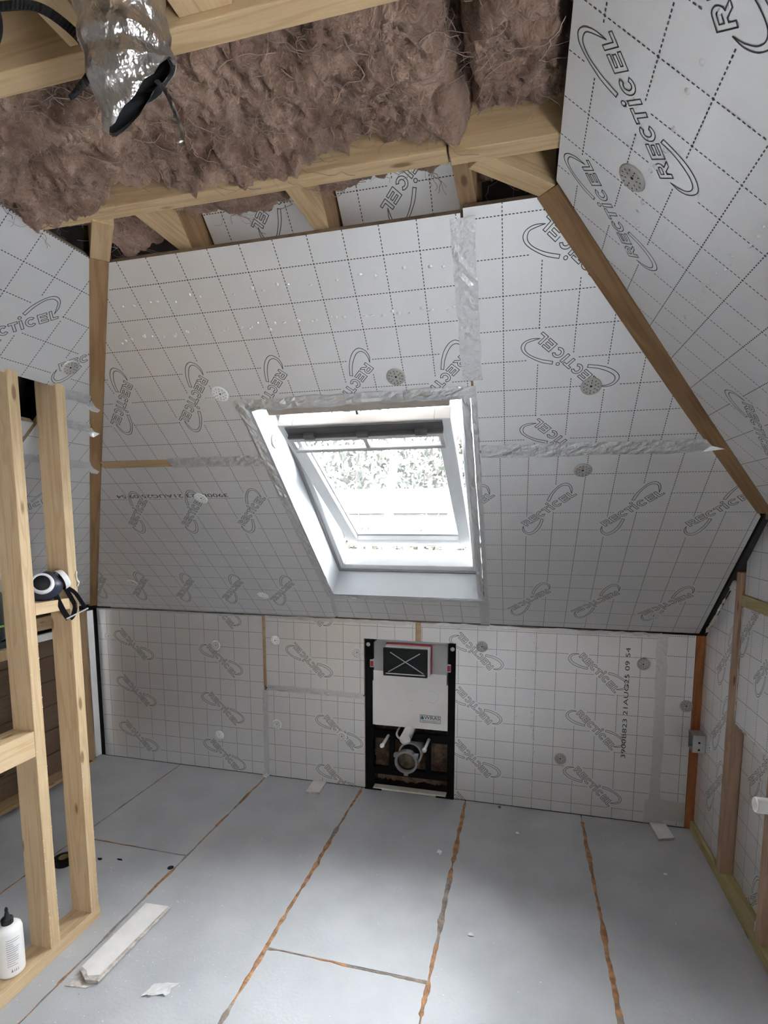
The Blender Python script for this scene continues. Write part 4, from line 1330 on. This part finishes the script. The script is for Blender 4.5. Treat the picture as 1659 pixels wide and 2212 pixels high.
for k in range(13):
    z = .0455 + .135 - k * .0075
    L = rng.uniform(.45, 1.0)
    a0 = R3(-52)
    n = 8
    for i in range(n):
        b0, b1 = a0 + L * i / n, a0 + L * (i + 1) / n
        q.add([(-1.300 + .0419 * math.cos(b), -1.578 + .0419 * math.sin(b), zz) for b, zz in ((b0, z), (b1, z), (b1, z + .0016), (b0, z + .0016))], [(0, 1, 2, 3)])
for k, (c, wd) in enumerate(((-.62, .07), (-.46, .03), (-.34, .04), (-.2, .03))):
    q.add([(-1.300 + .0419 * math.cos(c + s), -1.578 + .0419 * math.sin(c + s), zz) for s, zz in ((-wd, .068), (wd, .068), (0, .080))], [(0, 1, 2)])
q.build('bottle_print', M_GASKET, bt)

# strip of plasterboard, offcuts, scraps
def slab(name, label, cat, quad, z0, thk, materials, group=None, jag=0):
    q = MB(); q.prism(quad, z0, z0 + thk, 0, 1)
    return tag(q.build(name, materials), label, cat, group)
ps = empty('plasterboard_strip', (-1.08, -1.35, 0), 'long narrow broken strip of plasterboard lying on the floor by the partition', 'offcut')
ps_quad = [(-1.060, -1.520), (-1.020, -1.512), (-1.005, -1.146), (-1.105, -1.152), (-1.112, -1.490), (-1.090, -1.500)]
q = MB(); q.prism(ps_quad, .003, .0155, 1, 1); q.build('gypsum_core', M_GYPSUM, ps)
q = MB(); q.prism([(-1.064, -1.505), (-1.026, -1.492), (-1.008, -1.148), (-1.107, -1.154), (-1.113, -1.478), (-1.085, -1.488)], .0156, .0166, 0, 0); q.build('paper_face', M_PLASTER, ps)
q = MB(); q.prism([(-1.120, -1.545), (-1.045, -1.535), (-1.020, -1.512), (-1.005, -1.146), (-1.105, -1.152), (-1.116, -1.49)], .0002, .0029, 0, 0); q.build('backing_paper', M_GYPSUM, ps)
q = MB(); q.tube([(-1.0035, -1.146, .010), (-1.0185, -1.512, .010)], .005, 6); q.build('edge_tear', M_GYPSUM, ps)
slab('plasterboard_offcut', 'small white plasterboard offcut on the floor left of the toilet frame', 'offcut', [(-.834, -.150), (-.756, -.140), (-.762, -.006), (-.842, -.006)], .0003, .0125, [M_PLASTER, M_GYPSUM], 'small offcuts by the knee wall')
slab('plasterboard_offcut', 'small white plasterboard offcut on the floor near the orange corner timber', 'offcut', [(.978, -.006), (1.055, -.006), (1.066, -.125), (.990, -.155)], .0003, .0125, [M_PLASTER, M_GYPSUM], 'small offcuts by the knee wall')
M_SCRAP = mat('scrap_film', (.60, .60, .59), .6, noise=.12, nscale=40)
q = MB()
rng = random.Random(4)
gx, gy = 7, 5
vv = [(-.845 + .075 * i / (gx - 1) + .012 * j / (gy - 1) + rng.uniform(-.004, .004), -1.515 + .055 * j / (gy - 1) + .022 * i / (gx - 1) + rng.uniform(-.004, .004), .0008 + rng.uniform(0, .006)) for i in range(gx) for j in range(gy)]
q.add(vv, [(i * gy + j, (i + 1) * gy + j, (i + 1) * gy + j + 1, i * gy + j + 1) for i in range(gx - 1) for j in range(gy - 1)])
tag(q.build('plastic_scrap', M_SCRAP), 'crumpled pale scrap of film on the floor beside the plasterboard strip', 'scrap')
def pebble(name, label, cat, c, sz, material, seed):
    rng = random.Random(seed)
    bm = bmesh.new(); bmesh.ops.create_icosphere(bm, subdivisions=2, radius=1)
    for v in bm.verts:
        k = 1 + rng.uniform(-.28, .28)
        v.co = Vector((c[0] + v.co.x * sz[0] * k, c[1] + v.co.y * sz[1] * k, max(.0003, c[2] + v.co.z * sz[2] * k)))
    q = MB(); q.bm(bm)
    return tag(q.build(name, material), label, cat)
pebble('foam_crumb', 'white crumb of foam in the middle of the floor', 'crumb', (-.018, -.518, .008), (.011, .013, .010), M_DISC, 3)
pebble('foam_crumb', 'tiny pale crumb on the floor right of the toilet frame', 'crumb', (.33, -.26, .004), (.009, .006, .005), M_DISC, 5)
pebble('foam_crumb', 'pale flake on the floor between the two right glue lines', 'crumb', (.17, -.98, .002), (.012, .010, .0025), M_SCRAP, 6)
pebble('foam_crumb', 'pale crumb lying nearest the right wall plate', 'crumb', (.96, -.42, .003), (.007, .009, .004), M_DISC, 8)
q = MB(); q.lathe([(0, .002), (.012, .002), (.0135, .001), (.0138, .0002)], Matrix.Translation((-1.165, -.915, 0)), 20)
tag(q.build('black_washer', M_CHAR), 'small flat black disc on the floor beside a glue line', 'washer')
pebble('dark_clip', 'small dark clip on the floor just right of the partition', 'clip', (-1.515, -.945, .004), (.013, .005, .005), M_CHAR, 11)
pebble('dark_clip', 'thin dark sliver on the floor right of the small clip', 'clip', (-1.425, -.925, .003), (.014, .004, .004), M_CHAR, 12)
pebble('dark_clip', 'small dark lump at the foot of the knee wall', 'clip', (.235, -.035, .006), (.008, .008, .006), M_DKGREY, 13)
# roll of dark tape half hidden behind the end stud
tr_ = empty('tape_roll', (-1.655, -1.005, 0), 'dark roll of tape on the floor half hidden behind the end stud', 'tape')
mm = Matrix.Translation((-1.655, -1.005, 0))
q = MB(); q.lathe([(.022, .0), (.042, .0), (.043, .002), (.043, .026), (.042, .028), (.022, .028), (.022, .0)], mm, 28); q.build('tape_winding', M_CHAR, tr_)
q = MB(); q.lathe([(.0205, .0), (.0218, .0), (.0218, .0285), (.0205, .0285), (.0205, 0)], mm, 28); q.build('cardboard_core', M_HEAD, tr_)
# crumpled foil at the foot of the taped joint
q = MB()
rng = random.Random(9)
gx = 8
vv = [(-1.165 + .045 * i / 7, -.004 - .030 * j / 4 + rng.uniform(-.004, .004), .002 + max(0, .014 - .004 * j) + rng.uniform(0, .010)) for i in range(8) for j in range(5)]
q.add(vv, [(i * 5 + j, i * 5 + j + 1, (i + 1) * 5 + j + 1, (i + 1) * 5 + j) for i in range(7) for j in range(4)])
tag(q.build('foil_scrap', M_TAPE), 'crumpled foil scrap at the foot of the taped joint', 'scrap')
# white dust and crumbs over the floor
rng = random.Random(77)
q = MB()
for _ in range(420):
    if rng.random() < .45:
        x, y = rng.gauss(-1.05, .18), rng.uniform(-1.7, -.9)
    elif rng.random() < .3:
        x, y = rng.uniform(-.7, 1.1), -abs(rng.gauss(0, .12)) - .02
    else:
        x, y = rng.uniform(-2.0, 1.1), rng.uniform(-1.8, -.03)
    if -1.35 < x < -1.23 and y < -1.23: continue
    s = rng.uniform(.0008, .0026) * (1.5 if rng.random() < .1 else 1)
    h = s * rng.uniform(.3, .9)
    a = rng.uniform(0, 3)
    q.add([(x + s * math.cos(a + k * 1.57) * rng.uniform(.6, 1.2), y + s * math.sin(a + k * 1.57), .0003) for k in range(4)] + [(x, y, h)], [(0, 1, 4), (1, 2, 4), (2, 3, 4), (3, 0, 4)])
o = q.build('floor_dust', M_DISC); tag(o, 'white dust and crumbs scattered over the grey floor', 'dust', kind='stuff')
q = MB()
for _ in range(150):
    zz = rng.uniform(.05, 1.2) if rng.random() < .7 else rng.uniform(.05, .25)
    y = rng.choice((-1.286, -1.252, -1.470, -1.435)) + rng.uniform(0, .002)
    s = rng.uniform(.0012, .0030)
    q.add([(-1.2449, y - s, zz), (-1.2449, y + s, zz), (-1.2432, y, zz + s), (-1.2449, y, zz - s)], [(0, 1, 2), (0, 2, 3), (1, 3, 2)])
o = q.build('sawdust_specks', M_FOAMW, part); o['kind'] = 'stuff'
q = MB(); q.tube(smooth_line([(-1.2435, -1.252, 1.36), (-1.242, -1.256, 1.345), (-1.2435, -1.252, 1.33), (-1.242, -1.247, 1.318), (-1.2435, -1.253, 1.305)], 5), [.002 + .002 * abs(math.sin(k * 1.3)) for k in range(21)], 6); q.build('foam_blob', M_FOAMW, part, smooth=True)

# electrical back box in the right corner
eb = empty('back_box', (1.15, -.035, .44), 'metal electrical back box fixed beside the orange corner timber', 'electrical box')
bm_lo, bm_hi = (1.125, -.105, .440), (1.178, -.030, .525)
for lo, hi in (((1.125, -.105, .440), (1.178, -.101, .525)), ((1.125, -.034, .440), (1.178, -.030, .525)), ((1.125, -.1005, .440), (1.178, -.0345, .443)), ((1.125, -.1005, .522), (1.178, -.0345, .525))):
    q = MB(); q.box(lo, hi); q.build('box_side', M_GALV, eb)
q = MB(); q.box((1.170, -.1005, .4435), (1.178, -.0345, .5215)); q.build('box_back', M_CHAR, eb)
for z in (.455, .49):
    q = MB(); q.lathe([(0, .0006), (.005, .0006), (.005, 0)], Matrix.Translation((1.152, -.1052, z)) @ Matrix.Rotation(R3(90), 4, 'X'), 12); q.build('knockout', M_HOLE, eb)

# white waste pipe sticking out at the right edge
wp = empty('waste_pipe_stub', (1.20, -1.321, .80), 'white plastic waste pipe stub jutting in at the right edge', 'pipe')
pipe('pipe_wall', (1.30, -1.321, .80), (.926, -1.321, .80), .0205, .0025, M_UPVC, wp, 28)
# copper pipe behind the left studs
q = MB(); q.tube([(-1.50, -1.292, 1.08), (-1.50, -1.292, 1.60)], .0075, 12); q.tube([(-1.50, -1.292, 1.60), (-1.52, -1.36, 1.603), (-1.56, -1.46, 1.603)], .0075, 12)
tag(q.build('copper_pipe', M_COPPER, smooth=True), 'copper pipe bent behind the second stud at the left edge', 'pipe')
# dark tool on the noggings at the left edge
tl = empty('tool_case', (-1.50, -1.45, 1.08), 'rounded dark green container with a lime line behind the stud at the left edge', 'container')
q = MB(); q.box((-1.60, -1.62, 1.105), (-1.47, -1.335, 1.30), bev=.03); q.build('case_body', mat('case_green', (.018, .026, .024), .35, noise=.3), tl, smooth=True)
q = MB(); q.box((-1.4695, -1.60, 1.165), (-1.4675, -1.36, 1.172)); q.build('lime_line', mat('lime_plastic', (.25, .55, .08), .5, noise=.1), tl)
q = MB(); q.box((-1.60, -1.62, 1.085), (-1.48, -1.34, 1.104), bev=.003); q.build('case_foot', M_CHAR, tl)
q = MB(); q.box((-1.63, -1.95, 1.045), (-1.46, -1.33, 1.0845), bev=.002)
tag(q.build('timber_shelf', M_STUD), 'pale timber shelf under the dark container at the left edge', 'shelf')

# ================================================================== GARDEN SEEN THROUGH THE WINDOW
ground = MB(); ground.box((-30, .6, -2.75), (30, 60, -2.7))
gr = ground.build('garden_ground', mat('garden_soil', (.014, .013, .007), .95, noise=.5, nscale=2)); tag(gr, 'garden ground far below the window', 'ground', kind='structure')
def leaf_mat(name, a, b):
    return mat(name, a, .7, noise=.5, nscale=3.0, col2=b)
M_LEAF = [leaf_mat('leaf_green', (.008, .012, .0022), (.004, .007, .0015)), leaf_mat('leaf_yellow', (.014, .013, .0034), (.007, .009, .0024)), leaf_mat('leaf_brown', (.016, .009, .0045), (.008, .005, .003)), leaf_mat('leaf_dark', (.005, .0075, .003), (.0025, .0045, .002))]
M_BARK = mat('bark', (.020, .013, .0105), .9, noise=.4, nscale=20)
def plant(name, label, base, height, spread, z_from, n, kinds, seed, stems=5, leaf=.05, group='shrubs beyond the window', cat='shrub', trunk=.03):
    rng = random.Random(seed)
    root = empty(name, base, label, cat, group)
    q = MB()
    tips = []
    for k in range(stems):
        a, l = rng.uniform(0, 6.28), rng.uniform(.3, 1)
        top = (base[0] + math.cos(a) * spread[0] * .6 * l, base[1] + math.sin(a) * spread[1] * .6 * l, base[2] + height * rng.uniform(.7, 1))
        mid = (base[0] * .6 + top[0] * .4 + rng.uniform(-.1, .1), base[1] * .6 + top[1] * .4, (base[2] + top[2]) / 2)
        pts = smooth_line([(base[0] + rng.uniform(-.12, .12) * spread[0], base[1] + rng.uniform(-.1, .1), base[2]), mid, top], 6)
        q.tube(pts, [max(.004, trunk * (1 - .8 * i / len(pts))) for i in range(len(pts))], 6)
        for _ in range(5):
            p = Vector(pts[rng.randrange(4, len(pts))]); e = p + Vector((rng.uniform(-.5, .5) * spread[0], rng.uniform(-.4, .4) * spread[1], rng.uniform(.0, .5)))
            q.tube([p, p.lerp(e, .5) + Vector((0, 0, .05)), e], [trunk * .3, trunk * .2, .002], 4)
    q.build('stems', M_BARK, root, smooth=True)
    f = MB()
    for k in range(n):
        while True:
            x, y, z = (rng.uniform(-1, 1) for _ in range(3))
            if x * x + y * y + z * z <= 1: break
        cx, cy = base[0] + x * spread[0], base[1] + y * spread[1]
        cz = base[2] + z_from + (height - z_from) * (z * .5 + .5)
        s = leaf * rng.uniform(.6, 1.3)
        a, b = rng.uniform(0, 6.28), rng.uniform(-1.2, 1.2)
        d1 = Vector((math.cos(a) * math.cos(b), math.sin(a) * math.cos(b), math.sin(b)))
        d2 = d1.orthogonal().normalized()
        c = Vector((cx, cy, cz))
        f.add([c - d1 * s, c + d2 * s * .4, c + d1 * s, c - d2 * s * .4], [(0, 1, 2, 3)], rng.choice(kinds))
    fo = f.build('foliage', M_LEAF, root)
    fo['kind'] = 'stuff'
    return root
gz = -2.7
for k, (x, y, h, kinds, lab) in enumerate((( -2.55, 4.3, 4.3, (0, 0, 1), 'green shrub outside at the left end of the window gap'), (-1.75, 4.5, 4.2, (0, 1, 1, 2), 'yellow green shrub outside behind the open sash'),
        (-1.0, 4.2, 4.15, (0, 2, 2, 1), 'russet shrub outside in the middle of the window gap'), (-.35, 4.4, 4.25, (1, 0, 2), 'mixed shrub outside at the right end of the window gap'))):
    plant('garden_shrub', lab, (x, y, gz), h, (.62, .5), 2.6, 2600, kinds, 40 + k, stems=7, leaf=.045, trunk=.035)
for k, (x, y, lab) in enumerate(((-1.28, 3.6, 'pinkish tree trunk outside seen through the window gap'), (-.52, 3.7, 'slim trunk outside near the right of the window gap'))):
    q = MB(); pts = smooth_line([(x, y, gz), (x + .05, y, -.8), (x - .03, y + .05, 1.0), (x + .08, y, 2.3)], 6); q.tube(pts, [.085 - .035 * i / len(pts) for i in range(len(pts))], 8)
    tag(q.build('tree_trunk', M_BARK, smooth=True), lab, 'tree', 'trunks beyond the window')
for k, (x, y, h, kinds, lab) in enumerate(((-3.4, 9.5, 7.2, (3, 0), 'dark tree far beyond the window on the left'), (-1.5, 10.2, 6.6, (3, 0, 2), 'tree far beyond the window in the middle'), (.2, 9.2, 6.9, (0, 1, 3), 'pale green tree far beyond the window on the right'))):
    plant('garden_tree', lab, (x, y, gz), h, (1.5, 1.1), 2.0, 4200, kinds, 60 + k, stems=6, leaf=.10, group='trees beyond the window', cat='tree', trunk=.10)
nb = empty('outbuilding', (-1.5, 7.0, gz), 'low brick outbuilding with a white fascia beyond the shrubs', 'building')
q = MB(); q.box((-6, 6.6, gz), (3, 9, 1.62)); q.build('brick_wall', mat('far_brick', (.024, .016, .014), .9, noise=.3, nscale=6), nb)
q = MB(); q.box((-6.2, 6.45, 1.64), (3.2, 9.1, 2.06), bev=.02); q.build('white_fascia', mat('far_white', (.30, .30, .30), .7, noise=.05), nb)
